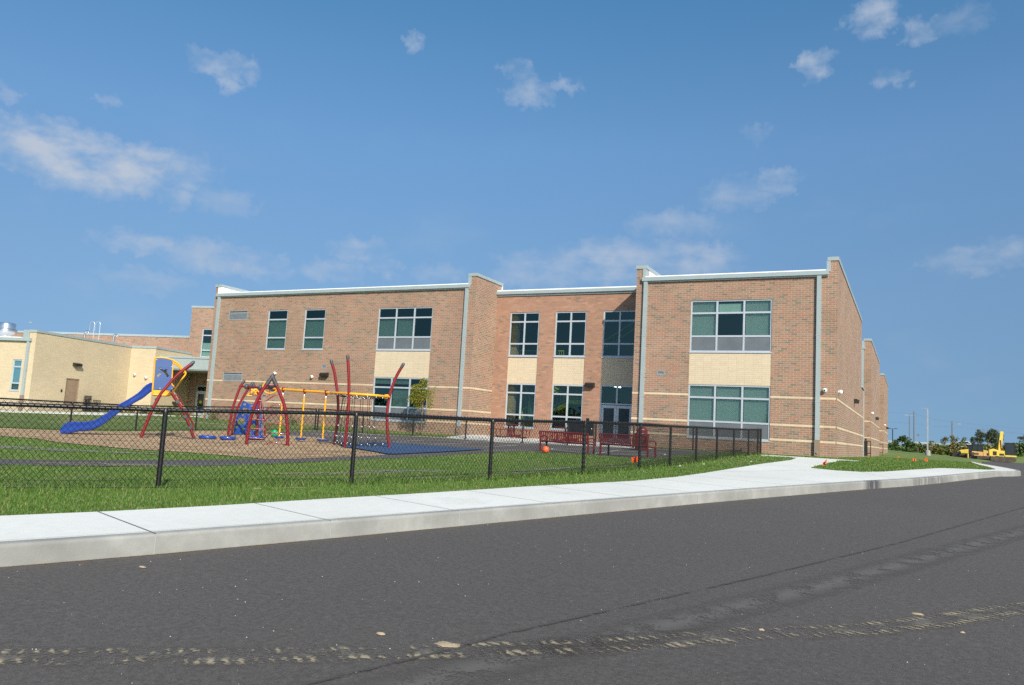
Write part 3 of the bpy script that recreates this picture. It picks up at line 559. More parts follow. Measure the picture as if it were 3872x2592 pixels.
D = {"slide_top":[[-26.935,21.734,1.06],[-27.052,21.581,1.019],[-27.161,21.439,0.844],[-27.252,21.321,0.633],[-27.374,21.162,0.46],[-27.482,21.021,0.315],[-27.618,20.844,0.155],[-27.751,20.671,-0.029],[-27.882,20.501,-0.239],[-28.013,20.33,-0.421],[-28.147,20.157,-0.55],[-28.283,19.979,-0.614],[-28.449,19.763,-0.633],[-28.614,19.548,-0.648],[-28.707,19.428,-0.702],[-28.756,19.364,-0.796],[-28.801,19.306,-0.953]],"slide_bot":[[-26.918,21.756,0.766],[-27.001,21.647,0.662],[-27.069,21.559,0.547],[-27.15,21.454,0.405],[-27.329,21.22,0.199],[-27.451,21.062,0.028],[-27.586,20.887,-0.144],[-27.718,20.714,-0.341],[-27.848,20.545,-0.562],[-27.992,20.358,-0.77],[-28.125,20.184,-0.897],[-28.262,20.007,-0.965],[-28.427,19.792,-0.986],[-28.521,19.67,-1.045],[-28.614,19.548,-1.091],[-28.696,19.442,-1.097],[-28.778,19.336,-1.104]],"box_outer":[[-26.166,21.079,2.003],[-26.058,21.212,2.021],[-25.935,21.362,2.019],[-25.842,21.477,1.99],[-25.762,21.575,1.942],[-25.68,21.675,1.866],[-25.605,21.768,1.77],[-25.536,21.853,1.646],[-25.484,21.916,1.559],[-25.458,21.948,1.509],[-25.461,21.944,1.435],[-25.521,21.871,1.262],[-25.6,21.774,1.028],[-25.665,21.694,0.835],[-25.719,21.628,0.698],[-25.76,21.578,0.614],[-25.819,21.505,0.582],[-25.97,21.319,0.573],[-26.129,21.124,0.574],[-26.153,21.095,0.598],[-26.166,21.079,0.74],[-26.169,21.076,0.974],[-26.174,21.069,1.366],[-26.183,21.059,1.759],[-26.186,21.055,1.956]],"box_blue":[[-26.164,21.082,1.966],[-26.056,21.215,1.987],[-25.933,21.365,1.982],[-25.847,21.47,1.955],[-25.792,21.539,1.922],[-25.774,21.561,1.88],[-25.777,21.556,1.734],[-25.772,21.562,1.47],[-25.769,21.567,1.232],[-25.761,21.576,1.022],[-25.697,21.655,0.898],[-25.716,21.631,0.79],[-25.862,21.452,0.792],[-26.013,21.266,0.783],[-26.146,21.104,0.779],[-26.152,21.096,1.081],[-26.163,21.083,1.499],[-26.171,21.073,1.892]],"box_void":[[-25.743,21.598,1.884],[-25.677,21.679,1.813],[-25.61,21.762,1.716],[-25.54,21.847,1.592],[-25.489,21.91,1.506],[-25.489,21.91,1.458],[-25.552,21.832,1.272],[-25.618,21.751,1.079],[-25.678,21.678,0.921],[-25.745,21.596,1.011],[-25.755,21.584,1.128],[-25.76,21.577,1.392],[-25.767,21.569,1.682],[-25.764,21.573,1.841]],"x1":[[-26.086,21.177,1.609],[-26.032,21.244,1.595],[-25.968,21.323,1.537],[-25.902,21.404,1.453],[-25.839,21.48,1.303]],"x2":[[-25.858,21.457,1.617],[-25.91,21.394,1.589],[-25.958,21.334,1.512]],"x3":[[-26.015,21.265,1.439],[-26.065,21.204,1.38],[-26.097,21.164,1.284]],"arch_near":[[-25.843,20.526,-1.053],[-25.796,20.584,-0.759],[-25.747,20.644,-0.477],[-25.704,20.697,-0.219],[-25.653,20.759,0.041],[-25.582,20.846,0.329],[-25.51,20.934,0.619],[-25.405,21.063,0.863],[-25.3,21.192,1.121],[-25.18,21.34,1.382],[-25.055,21.492,1.593],[-24.943,21.63,1.765],[-24.858,21.734,1.895]],"arch_far":[[-28.098,22.506,-1.046],[-28.068,22.543,-0.823],[-28.036,22.583,-0.571],[-27.997,22.631,-0.29],[-27.95,22.69,-0.008],[-27.888,22.768,0.278],[-27.812,22.863,0.622]],"ladder_near":[[-25.128,21.103,0.667],[-25.002,21.245,0.41],[-24.883,21.378,0.164],[-24.78,21.494,-0.096],[-24.693,21.592,-0.346],[-24.613,21.681,-0.596],[-24.544,21.759,-0.822],[-24.484,21.826,-1.062]],"ladder_far":[[-25.901,21.739,0.66],[-25.794,21.859,0.38],[-25.661,22.008,0.075],[-25.543,22.14,-0.232],[-25.444,22.252,-0.515],[-25.354,22.353,-0.773],[-25.27,22.447,-1.07]],"hand1":[[-25.051,21.19,0.559],[-25.022,21.222,0.608],[-24.985,21.264,0.592],[-24.925,21.33,0.456],[-24.833,21.434,0.246],[-24.862,21.401,0.21]],"hand2":[[-24.765,21.511,0.047],[-24.721,21.56,-0.014],[-24.626,21.667,-0.263],[-24.538,21.766,-0.526],[-24.542,21.761,-0.591],[-24.587,21.71,-0.633]],"L1":[[-26.703,25.612,-1.027],[-26.695,25.62,-0.614],[-26.677,25.638,-0.237],[-26.636,25.682,0.295],[-26.583,25.736,0.653],[-26.516,25.807,1.039],[-26.456,25.869,1.286],[-26.392,25.936,1.471]],"L2a":[[-28.41,27.444,-0.97],[-28.389,27.466,-0.594],[-28.359,27.497,-0.216],[-28.285,27.572,0.328],[-28.167,27.692,0.743],[-28.047,27.815,1.134],[-27.952,27.913,1.348],[-27.891,27.975,1.476]],"L2b":[[-27.891,27.975,1.476],[-27.785,28.083,1.296],[-27.65,28.221,0.873],[-27.546,28.327,0.502],[-27.467,28.408,0.101],[-27.411,28.465,-0.438],[-27.374,28.503,-0.936]],"C1":[[-26.606,27.132,1.311],[-26.586,27.152,0.841],[-26.582,27.155,0.344],[-26.576,27.161,-0.177],[-26.566,27.17,-0.917]],"A1":[[-20.85,20.88,-1.058],[-20.846,20.884,-0.757],[-20.836,20.894,-0.476],[-20.808,20.92,-0.131],[-20.754,20.972,0.217],[-20.683,21.039,0.547],[-20.59,21.128,0.861],[-20.492,21.221,1.105],[-20.405,21.304,1.308],[-20.367,21.341,1.384]],"A2":[[-20.367,21.341,1.384],[-20.311,21.394,1.276],[-20.217,21.484,1.019],[-20.123,21.574,0.761],[-20.026,21.666,0.462],[-19.956,21.733,0.14],[-19.908,21.779,-0.183],[-19.865,21.82,-0.587],[-19.843,21.841,-1.023]],"rungs":[[[-20.696,21.027,0.522],[-20.498,21.216,0.513],[-20.444,21.268,0.548],[-20.284,21.42,0.726],[-20.135,21.562,0.727]],[[-20.738,20.987,0.198],[-20.484,21.229,0.178],[-20.43,21.281,0.213],[-20.278,21.426,0.389],[-20.057,21.637,0.388]],[[-20.794,20.933,-0.134],[-20.457,21.255,-0.148],[-20.416,21.294,-0.121],[-20.272,21.431,0.064],[-19.973,21.717,0.057]],[[-20.829,20.9,-0.465],[-20.436,21.275,-0.48],[-20.396,21.313,-0.453],[-20.28,21.424,-0.266],[-19.924,21.764,-0.278]],[[-20.829,20.9,-0.8],[-20.451,21.261,-0.815],[-20.404,21.306,-0.777],[-20.26,21.443,-0.595],[-19.882,21.803,-0.613]],[[-20.404,21.305,-1.11],[-20.36,21.348,-1.036],[-20.275,21.429,-0.932],[-19.854,21.83,-0.961]]],"topdish":[[-20.458,21.254,1.119],[-20.378,21.33,1.096],[-20.28,21.424,1.125]],"beam":[[-26.451,25.872,1.228],[-20.023,24.576,1.03]],"beam_t":[0.067,0.224,0.358,0.467,0.687,0.896],"pods":[[-22.32,24.07],[-21.71,24.67],[-20.33,24.26]],"discs":[[-24.73,22.67],[-23.97,22.99],[-24.07,24.58]],"panel":[[-28.349,27.506,-0.938],[-28.335,27.52,-0.59],[-28.305,27.551,-0.212],[-28.249,27.609,0.169],[-28.186,27.673,0.471],[-28.136,27.725,0.665],[-28.07,27.792,0.617],[-27.975,27.889,0.539],[-27.865,28.001,0.522],[-27.759,28.109,0.57],[-27.692,28.179,0.652],[-27.606,28.266,0.442],[-27.531,28.343,0.095],[-27.479,28.396,-0.307],[-27.446,28.43,-0.711],[-27.44,28.435,-0.954],[-27.54,28.334,-0.961],[-27.775,28.094,-0.964],[-27.796,28.072,-0.912],[-27.891,27.974,-0.825],[-27.975,27.889,-0.925],[-28.224,27.634,-0.943]],"holes":[[[-28.025,27.837,0.189],0.166],[[-28.147,27.713,-0.32],0.172],[[-27.743,28.126,-0.598],0.158],[[-27.765,28.104,-0.087],0.158],[[-28.088,27.773,0.48],0.057],[[-27.84,28.027,0.408],0.069],[[-28.101,27.76,-0.047],0.052],[[-28.263,27.595,-0.611],0.057],[[-28.053,27.809,-0.676],0.057],[[-27.845,28.022,-0.848],0.046],[[-27.893,27.973,-0.205],0.052],[[-27.629,28.242,0.223],0.086],[[-27.579,28.294,-0.315],0.063]],"frame_red":[[-25.473,25.442,1.191],[-25.47,25.445,0.87],[-25.221,25.7,0.856],[-24.914,26.015,0.86],[-24.912,26.017,1.192]],"yellowx":[[[-26.613,26.421,0.846],[-26.505,26.532,1.037],[-26.357,26.684,1.155]],[[-26.527,26.51,1.113],[-26.358,26.683,1.168],[-26.272,26.771,1.034]],[[-26.533,26.503,0.944],[-26.422,26.617,1.097]],[[-26.424,26.615,1.123],[-26.334,26.707,0.925]],[[-26.613,26.421,0.846],[-26.477,26.561,0.859]],[[-26.394,26.646,0.919],[-26.323,26.719,1.158]]],"wheel":[[-24.437,25.056,1.178],[-24.411,25.082,1.289],[-24.367,25.125,1.379],[-24.311,25.18,1.416]],"P1":[[-19.997,24.597,-0.966],[-19.986,24.606,-0.623],[-19.968,24.62,-0.296],[-19.964,24.623,0.262],[-19.983,24.609,0.687],[-20.036,24.565,1.111],[-20.102,24.512,1.502],[-20.176,24.452,1.893],[-20.28,24.366,2.255]],"P2":[[-18.317,23.124,-0.986],[-18.309,23.131,-0.621],[-18.298,23.139,-0.255],[-18.295,23.142,0.203],[-18.301,23.137,0.663],[-18.322,23.121,1.123],[-18.354,23.095,1.583],[-18.394,23.063,1.982],[-18.429,23.036,2.32]],"P3":[[-17.437,24.657,-0.927],[-17.49,24.62,-0.648],[-17.533,24.589,-0.336],[-17.574,24.561,0.134],[-17.578,24.557,0.608],[-17.544,24.582,1.023],[-17.465,24.638,1.443],[-17.358,24.713,1.819],[-17.199,24.825,2.217]],"ringpts":[[-20.01,24.587,1.015],[-18.312,23.129,0.994],[-17.618,24.53,0.97]],"ring_far":[[-19.585,24.065,0.993],[-19.456,24.161,0.961],[-19.177,24.369,0.976],[-18.819,24.637,0.965],[-18.433,24.924,0.959],[-18.086,25.183,0.986]],"ring_near":[[-18.891,23.21,0.973],[-18.568,23.452,1.014],[-18.157,23.758,1.021],[-17.759,24.055,0.999],[-17.445,24.289,0.96]],"green":[[-26.53,28.26]],"orange":[[-12.17,27.18]],"lines":[[[-29.11,33.84],[-27.71,33.62],[-25.44,33.22],[-24.08,34.64]],[[-29.03,31.05],[-26.92,30.88],[-26.22,32.29],[-21.58,31.06]],[[-20.86,30.04],[-19.05,30.17],[-16.36,30.06],[-17.12,34.82]],[[-21.88,31.49],[-22.24,34.46]],[[-22.19,34.55],[-19.52,35.97]],[[-19.07,30.01],[-19.47,34.36]],[[-10.95,28.7],[-11.16,30.5],[-11.97,34.91]]],"oval":[[-13.99,31.78],[-14.37,33.26],[-13.61,33.82],[-12.37,33.78],[-10.92,33.68],[-9.67,33.31],[-9.03,32.21],[-8.84,31.04],[-9.45,30.46],[-10.38,29.5],[-11.04,29.04],[-12.71,30.47]],"lineL":[[-46.48,33.12],[-43.21,33.55],[-42.23,33.63],[-39.66,34.09],[-36.29,34.63]],"bench1":[[-13.07,28.66],[-11.03,28.5]],"bench2":[[-10.44,28.36],[-8.29,27.53]],"trackA":[[-4.49,2.81],[-4.0,3.18],[-3.45,3.54],[-2.76,4.12],[-2.27,4.57],[-1.74,5.02],[-1.34,5.49],[-0.92,6.04],[-0.42,6.4],[0.1,7.05],[0.86,8.19]],"trackA2":[[-4.35,2.73],[-3.86,3.08],[-3.35,3.44],[-2.68,4.02],[-2.2,4.42],[-1.69,4.88],[-1.3,5.3],[-0.88,5.78],[-0.41,6.24],[0.1,6.86],[0.83,7.95]],"seam":[[-2.71,3.56],[-2.48,4.28],[-2.37,4.76],[-1.91,6.09],[-1.23,8.07],[-0.14,11.43],[2.0,18.89]],"pale":[[-2.13,4.29],[-1.76,5.07],[-1.33,6.23],[-0.74,7.82],[0.15,10.39],[1.51,14.3]],"clods":[[-2.55,4.37],[0.05,7.21],[-3.02,4.32],[-4.86,3.37],[-5.81,4.76],[-4.22,3.38],[-4.07,3.25],[-3.53,3.77],[-2.95,4.1],[-0.94,5.94],[0.33,6.78]]}
# playground surfaces
ASP = [(-40,-4),(-30,2.5),(-22,6.3),(-16.08,9.62),(-15.32,10.34),(-14.6,11.41),(-14.0,12.6),(-13.65,14.0),(-13.6,16.3),(-13.6,18),(-13.65,21),(-13.7,23.3),(-13.5,26),(-13.2,27.75),(-12.4,28.1),(-11.2,28.15),(-9.9,28.0),(-8.9,27.6),(-8.35,28.0),(-8.3,30),(-8.3,32.5),(-8.0,35),(-7.7,37.9),(-7.9,38.3),(-13,37.85),(-20,37.25),(-27,36.7),(-30.6,36.4),(-30.9,34.5),(-30.6,32),(-29,30.4),(-26.3,30.4),(-25.2,30.1),(-22.6,27.4),(-18.6,23.4),(-17,21),(-15.2,18.7),(-15.0,16.3),(-15.2,14.6),(-15.75,13.4),(-16.2,12.2),(-16.9,11.0),(-17.45,10.42),(-23,7.4),(-31,3.6),(-41,-3)]
sheet('asphalt_court', ASP, Gf, 'court', .012, 1.5)
MUL = [(-36,17.5),(-32.2,20.5),(-31.9,24),(-31.8,27.4),(-31.6,30.2),(-29.06,30.45),(-26.39,30.48),(-25.24,30.25),(-22.62,27.4),(-18.62,23.42),(-17.57,22.59),(-15.74,21.55),(-14.81,20.79),(-14.45,18.73),(-14.6,17.35),(-14.55,16.35),(-14.9,15.6),(-16.42,15.77),(-17.97,15.75),(-19.68,15.39),(-21.16,15.47),(-23.03,15.45),(-25.27,16.14),(-27.2,15.7),(-31,13.5),(-36,12)]
def mulchz(x, y):
    x = np.asarray(x); y = np.asarray(y); e = np.clip(distpoly(x, y, MUL)/.4, 0, 1)
    return Gf(x, y) + .02 + e*(.018*np.sin(x*7.1+y*3)*np.sin(y*6.3-x*2) + .012*np.sin(x*17+1)*np.sin(y*15))
sheet('mulch_bed', MUL, mulchz, 'mulch', 0, .5)
BLU = [(-18.2,22.92),(-19.3,24.1),(-20.5,26.2),(-21.0,27.97),(-20.11,28.7),(-18.6,27.9),(-16.96,27.5),(-15.5,27.35),(-14.72,27.2),(-14.62,24.35),(-14.75,22.3),(-14.73,21.22),(-14.98,21.02),(-16.26,21.92),(-17.68,22.8)]
sheet('rubber_surface', BLU, Gf, 'rubber', .045, 1.0)
for i, l in enumerate(D['lines']): ribbon('court_line', l, .07, Gf, 'line', .018)
ov = D['oval']; ovs = [tuple(p[:2]) for p in smoothpts([(*p, 0) for p in ov+ov[:1]], 5)]
ribbon('court_line', ovs, .07, Gf, 'line', .018)
ribbon('court_line', [(-30.5,36.3),(-27,36.62),(-20,37.17),(-13,37.77),(-8,38.2)], .13, Gf, 'line', .020)
PATIO = [(-22.72,37.4),(-22.72,42.36),(-13.04,42.36),(-13.04,39.66),(-12.2,39.66),(-11.4,38.2),(-13,38.05),(-20,37.5)]
sheet('patio', PATIO, lambda x, y: np.maximum(Gf(x, y), -5), 'concrete', .035, 1.0, skirt=.08)
WL = [(-80,6),(-55,27.2),(-51.2,31.5),(-50.3,36),(-49.6,38.6),(-46.8,43.5),(-44.2,46.4),(-42.5,45.3),(-45.2,42.6),(-47.3,39),(-47.1,36.2),(-47.6,33.6),(-49.6,30.2),(-53.5,25.9),(-78,4)]
sheet('footpath', WL, Gf, 'concrete', .03, 1.0, skirt=.05)
ribbon('footpath_edge', D['lineL'], .12, Gf, 'concrete', .03)
# marks of dust and tyres on the road
M['dust'] = dustmat('tyre_dust', (.33, .275, .19), 1.16, True); M['dust_soft'] = dustmat('dry_dust', (.108, .098, .086), 1.02, False); M['silt'] = dustmat('edge_silt', (.30, .215, .12), .98, False)
ctr = [((a[0]+b[0])/2, (a[1]+b[1])/2) for a, b in zip(D['trackA'], D['trackA2'])]
d0 = (ctr[0][0]-ctr[1][0], ctr[0][1]-ctr[1][1]); ctr = [(ctr[0][0]+d0[0]*5, ctr[0][1]+d0[1]*5)] + ctr + [(2.2,9.9)]
ribbon('tyre_track', [(a-.07,b+.05) for a,b in ctr], .12, Rd, 'dust', .006, step=.1); ribbon('tyre_track', [(a+.08,b-.06) for a,b in ctr], .15, Rd, 'dust', .006, step=.1)
ribbon('tyre_track_haze', ctr, .42, Rd, 'dust_soft', .004, step=.2)
M['lane'] = surf('asphalt_pale_lane', (.11,.104,.10), (.12,.113,.11), .25, 3, 160, finev=.28, bump=.6, bscale=220, rough=.82, bdist=.004)
M['seamdark'] = dustmat('asphalt_seam', (.058,.053,.049), .92, False); M['palelane'] = dustmat('worn_lane', (.098,.089,.082), .86, False)
seam = [(-3.4,1.4)] + D['seam'] + [(5.5,31),(12,52)]
ribbon('road_seam', seam, .05, Rd, 'seamdark', .008, step=.15)
ribbon('road_worn_lane', [(-3.2,0.6)]+D['pale']+[(4.2,22),(9,38)], .55, Rd, 'palelane', .004, step=.3)
ribbon('kerb_silt', [(a+.022,b-.01) for a,b in KERB[1:17]], .045, Rd, 'silt', .004, step=.2)
M['clod'] = mat('dry_clay', (.40,.31,.20), .95, 0, .2, 9, bump=.6)
for i, (x, y) in enumerate(D['clods']):
    if i in (3,5,6,7,8): continue
    b = MB(); n = 12; r = [.085,.045,.028,.02,.03,.015,.012,.016,.012,.02,.018][i]; rr = [r*(.7+.5*random.random()) for _ in range(n)]
    z = float(Rd(x, y)); L1 = [(x+rr[k]*math.cos(k*2*math.pi/n)*1.25, y+rr[k]*math.sin(k*2*math.pi/n)*.8, z+.002) for k in range(n)]; L2 = [(x+.55*(p[0]-x), y+.55*(p[1]-y), z+.007+.006*random.random()) for p in L1]
    b.add(L1+L2+[(x, y, z+.012)], [(k,(k+1)%n,n+(k+1)%n,n+k) for k in range(n)]+[(n+k,n+(k+1)%n,2*n) for k in range(n)])
    o = b.build('clay_patch', 'clod', smooth=True); tag(o, kind='structure')
# pale grit scattered over the asphalt: uncountable
def grit():
    n = 1500; r = 2.6+RNG.random(n)**1.2*22; a = np.radians(RNG.uniform(-62, 12, n)); x = r*np.sin(a); y = r*np.cos(a)
    ok = inpoly(x, y, ROAD) & ~inpoly(x, y, WALK); x = x[ok]; y = y[ok]; n = len(x); s = .0010+.0038*RNG.random(n)**3; z = Rd(x, y)
    k = np.array([[-1,-.6,0],[1,-.7,0],[.8,.8,0],[-.7,.9,0],[0,0,1.1]]); V = (np.c_[x, y, z][:,None,:] + k[None]*s[:,None,None]).reshape(-1,3)
    F = (np.arange(n)[:,None,None]*5 + np.array([[0,1,4],[1,2,4],[2,3,4],[3,0,4]])[None]).reshape(-1,3)
    M['grit'] = mat('pale_grit', (.55,.52,.47), .9); o = raw('road_grit', V, F, 'grit'); tag(o, 'fine pale grit scattered over the dark asphalt road', 'grit', kind='stuff')
grit()
def grass():
    n = 580000; D_ = np.exp(RNG.uniform(math.log(5.2), math.log(42), n)); a = np.radians(RNG.uniform(-70, 9, n)); fr_ = RNG.random(n) < .10; D_ = np.where(fr_, RNG.uniform(24, 75, n), D_); a = np.where(fr_, np.radians(RNG.uniform(-8, 7, n)), a); x = D_*np.sin(a); y = D_*np.cos(a)
    ok = ~inpoly(x, y, ROAD) & ~inpoly(x, y, ASP) & ~inpoly(x, y, BLU) & ~inpoly(x, y, PATIO) & (x > -40)
    w = inpoly(x, y, WALK); dw = distpoly(x, y, WALK); ok &= (~w | ((dw < .025) & (distpoly(x, y, KERB, closed=False) > .3))); mul = inpoly(x, y, MUL); ok &= ~mul
    ok &= ~((y > 39.5) & (x < -3.1))
    dk = distpoly(x, y, ROAD); x = x[ok]; y = y[ok]; D_ = D_[ok]; dw = dw[ok]; w = w[ok]; n = len(x)
    z = Gf(x, y); rd = Rd(x, y); z = np.where(dw < 6, np.minimum(z, rd+.185-.012+np.maximum(dw-.1,0)*.12), z); z = np.where(w, rd+.185-.03, z)
    df = distpoly(x, y, FENCE, closed=False)
    clump = np.sin(x*2.3+1)*np.sin(y*1.9)+np.sin(x*5.1)*np.sin(y*4.3+2)*.6
    h = RNG.uniform(.018, .052, n)*(1+.3*clump)+np.where(df < .15, RNG.uniform(0, .10, n), 0)+np.where((df < .8) & (RNG.random(n) < .05), .07, 0)
    # fewer blades in the bare patches
    th = np.sin(x*.9+.4)*np.sin(y*.8+1.3)+.5*np.sin(x*2.1+y*1.7); keep = (th < .75) | (RNG.random(n) < .35) | (df < 1.2)
    for (px_, py_, rx, ry, an_, m_) in PATCHES:
        u = ((x-px_)*math.cos(an_)+(y-py_)*math.sin(an_))/rx; v = (-(x-px_)*math.sin(an_)+(y-py_)*math.cos(an_))/ry; q = u*u+v*v; keep &= ~((q < 1) & (RNG.random(n) > q*.75+.05))
    x = x[keep]; y = y[keep]; z = z[keep]; h = np.maximum(h[keep], .015); D_ = D_[keep]; n = len(x)
    wd = np.minimum(.0013+.00030*D_, .014); an = RNG.uniform(0, 2*math.pi, n); le = RNG.uniform(.1, .9, n)*h; la = RNG.uniform(0, 2*math.pi, n)
    cx = np.cos(an)*wd; cy = np.sin(an)*wd; b0 = np.c_[x-cx, y-cy, z-.01]; b1 = np.c_[x+cx, y+cy, z-.01]
    mx = x+np.cos(la)*le*.35; my = y+np.sin(la)*le*.35; m0 = np.c_[mx-cx*.7, my-cy*.7, z+h*.6]; m1 = np.c_[mx+cx*.7, my+cy*.7, z+h*.6]; tp = np.c_[x+np.cos(la)*le, y+np.sin(la)*le, z+h]
    V = np.stack([b0,b1,m0,m1,tp],1).reshape(-1,3); F = (np.arange(n)[:,None,None]*5+np.array([[0,1,3],[0,3,2],[2,3,4]])[None]).reshape(-1,3)
    o = raw('grass', V, F, 'grass'); tag(o, 'green lawn grass growing on both sides of the fence', 'grass', kind='stuff')
def patch(name, x, y, rx, ry, an, material, off=.014):
    b = MB(); n = 20; k = 4; vs = []; uv = []; fs = []; ca, sa = math.cos(an), math.sin(an)
    # a short ribbon: its edge fades through the grain of the material
    for i in range(n+1):
        for j in range(k+1):
            u = i/n*2-1; v = j/k*2-1; w = math.sqrt(max(.02, 1-u*u)); px_ = x+ca*u*rx-sa*v*ry*w; py_ = y+sa*u*rx+ca*v*ry*w; vs.append((px_, py_)); uv.append((i/n*rx, j/k))
    a = np.array(vs); z = Gf(a[:,0], a[:,1])+off
    fs = [(i*(k+1)+j, (i+1)*(k+1)+j, (i+1)*(k+1)+j+1, i*(k+1)+j+1) for i in range(n) for j in range(k)]
    b.add(np.c_[a, z], fs); o = b.build(name, material, None, uvs=uv); o['kind'] = 'structure'
M['soil'] = dustmat('bare_soil', (.27,.225,.14), .98, False); M['soil_grey'] = dustmat('grey_silt', (.24,.225,.19), .98, False)
PATCHES = [(-10.9,13.6,1.5,.45,1.0,'soil'),(-10.4,15.2,1.3,.5,.9,'soil_grey'),(-8.8,14.2,.9,.35,1.2,'soil'),(-8.3,16.2,1.4,.4,1.3,'soil'),(-8.2,18.6,1.5,.45,1.4,'soil_grey'),(-7.4,20.9,1.3,.35,1.4,'soil'),(-15.1,11.3,1.4,.5,.75,'soil'),(-19.4,13.5,2.2,.5,.5,'soil_grey'),(-21,13.1,1.6,.5,.4,'soil_grey'),(-18.6,15.0,1.6,.25,.15,'soil'),(-8.7,9.9,.5,.2,.9,'soil')]
for (x, y, rx, ry, an, m) in PATCHES: patch('bare_patch', x, y, rx, ry, an, m, .022)
FENCE = [(-20.5,-3.5),(-15.6,1.6),(-13.7,4.0),(-12.05,6.15),(-10.33,8.6),(-8.67,11.2),(-7.56,14.2),(-6.78,17.3),(-6.4,20.35),(-6.42,23.4),(-6.38,26.45),(-6.36,29.5),(-6.35,32.55),(-6.32,35.6),(-6.3,38.65)]
grass()

# ------------------------------------------------------------------ buildings
class Fr:
    """a vertical plane: point P0, direction u, outward normal n"""
    def __init__(s, P0, u, n): s.P0 = np.array(P0, float); s.u = np.array(u, float); s.n = np.array(n, float)
    def p(s, u, z, d=0.0): q = s.P0 + s.u*u + s.n*d; return (q[0], q[1], z)
def fY(y): return Fr((0, y), (1, 0), (0, -1))
def fX(x): return Fr((x, 0), (0, 1), (1, 0))
TH = math.radians(13.5); CT, ST = math.cos(TH), math.sin(TH)
def fV(v): return Fr((-v*ST, v*CT), (CT, ST), (ST, -CT))
def fU(u): return Fr((u*CT, u*ST), (-ST, CT), (CT, ST))
def rot(u, v): return (u*CT-v*ST, u*ST+v*CT)
def fbox(b, fr, u0, u1, z0, z1, d0, d1):
    q = [fr.p(u0,z0,d0), fr.p(u1,z0,d0), fr.p(u1,z0,d1), fr.p(u0,z0,d1), fr.p(u0,z1,d0), fr.p(u1,z1,d0), fr.p(u1,z1,d1), fr.p(u0,z1,d1)]
    b.add(q, [(0,3,2,1),(4,5,6,7),(0,1,5,4),(1,2,6,5),(2,3,7,6),(3,0,4,7)])
def wall(b, fr, u0, u1, z0, z1, holes=(), depth=.16):
    us = sorted({u0, u1} | {h[0] for h in holes} | {h[1] for h in holes}); zs = sorted({z0, z1} | {h[2] for h in holes} | {h[3] for h in holes})
    for i in range(len(us)-1):
        for j in range(len(zs)-1):
            uc = (us[i]+us[i+1])/2; zc = (zs[j]+zs[j+1])/2
            if any(h[0] < uc < h[1] and h[2] < zc < h[3] for h in holes): continue
            b.add([fr.p(us[i],zs[j]), fr.p(us[i+1],zs[j]), fr.p(us[i+1],zs[j+1]), fr.p(us[i],zs[j+1])], [(0,1,2,3)])
    for (a, c, e, f) in holes:
        for (p, q) in (((a,e),(c,e)),((c,e),(c,f)),((c,f),(a,f)),((a,f),(a,e))):
            b.add([fr.p(*p), fr.p(*q), fr.p(*q, -depth), fr.p(*p, -depth)], [(0,1,2,3)])
def window(par, fr, u0, u1, z0, z1, cols, trans, sill=True, shades=(), screen=True, name='window', pane_d=-.075, dim=False):
    """trans: heights of the horizontal bars from the bottom up; shades: (col, z_low, z_high, dim)"""
    b = MB(); w = .07; d0, d1 = -.13, -.035
    fbox(b, fr, u0, u0+w, z0, z1, d0, d1); fbox(b, fr, u1-w, u1, z0, z1, d0, d1)
    fbox(b, fr, u0+w, u1-w, z1-w, z1, d0, d1-.002); fbox(b, fr, u0+w, u1-w, z0, z0+w, d0, d1-.002)
    cw = (u1-u0)/cols; xs = [u0+cw*k for k in range(1, cols)]
    for x in xs: fbox(b, fr, x-.045, x+.045, z0+w, z1-w, d0, d1+.004)
    edges = [u0+w] + [v for x in xs for v in (x-.045, x+.045)] + [u1-w]
    for i in range(cols):
        a, c = edges[2*i], edges[2*i+1]
        for t in trans: fbox(b, fr, a, c, t-.045, t+.045, d0, d1-.003)
    f = b.build(name, 'alum', par)
    rows = [z0+w] + [v for t in trans for v in (t-.045, t+.045)] + [z1-w]
    p = MB(); sc = MB()
    for i in range(cols):
        a, c = edges[2*i], edges[2*i+1]
        for j in range(len(trans)+1):
            q = sc if (screen and j == 0) else p; dd = -.06 if (screen and j == 0) else pane_d
            q.add([fr.p(a, rows[2*j], dd), fr.p(c, rows[2*j], dd), fr.p(c, rows[2*j+1], dd), fr.p(a, rows[2*j+1], dd)], [(0,1,2,3)])
    if p.v: p.build('pane', 'glass', f)
    if sc.v: sc.build('insect_screen', 'screen', f)
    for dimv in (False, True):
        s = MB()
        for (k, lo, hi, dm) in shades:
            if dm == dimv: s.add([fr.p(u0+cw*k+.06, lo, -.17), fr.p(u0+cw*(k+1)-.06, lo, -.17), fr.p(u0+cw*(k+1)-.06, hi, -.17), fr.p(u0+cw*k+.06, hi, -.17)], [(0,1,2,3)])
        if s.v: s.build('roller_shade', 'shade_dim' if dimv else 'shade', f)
    if sill:
        s = MB(); fbox(s, fr, u0-.03, u1+.03, z0-.055, z0, -.14, .03); s.build('sill', 'alum', f)
    return f
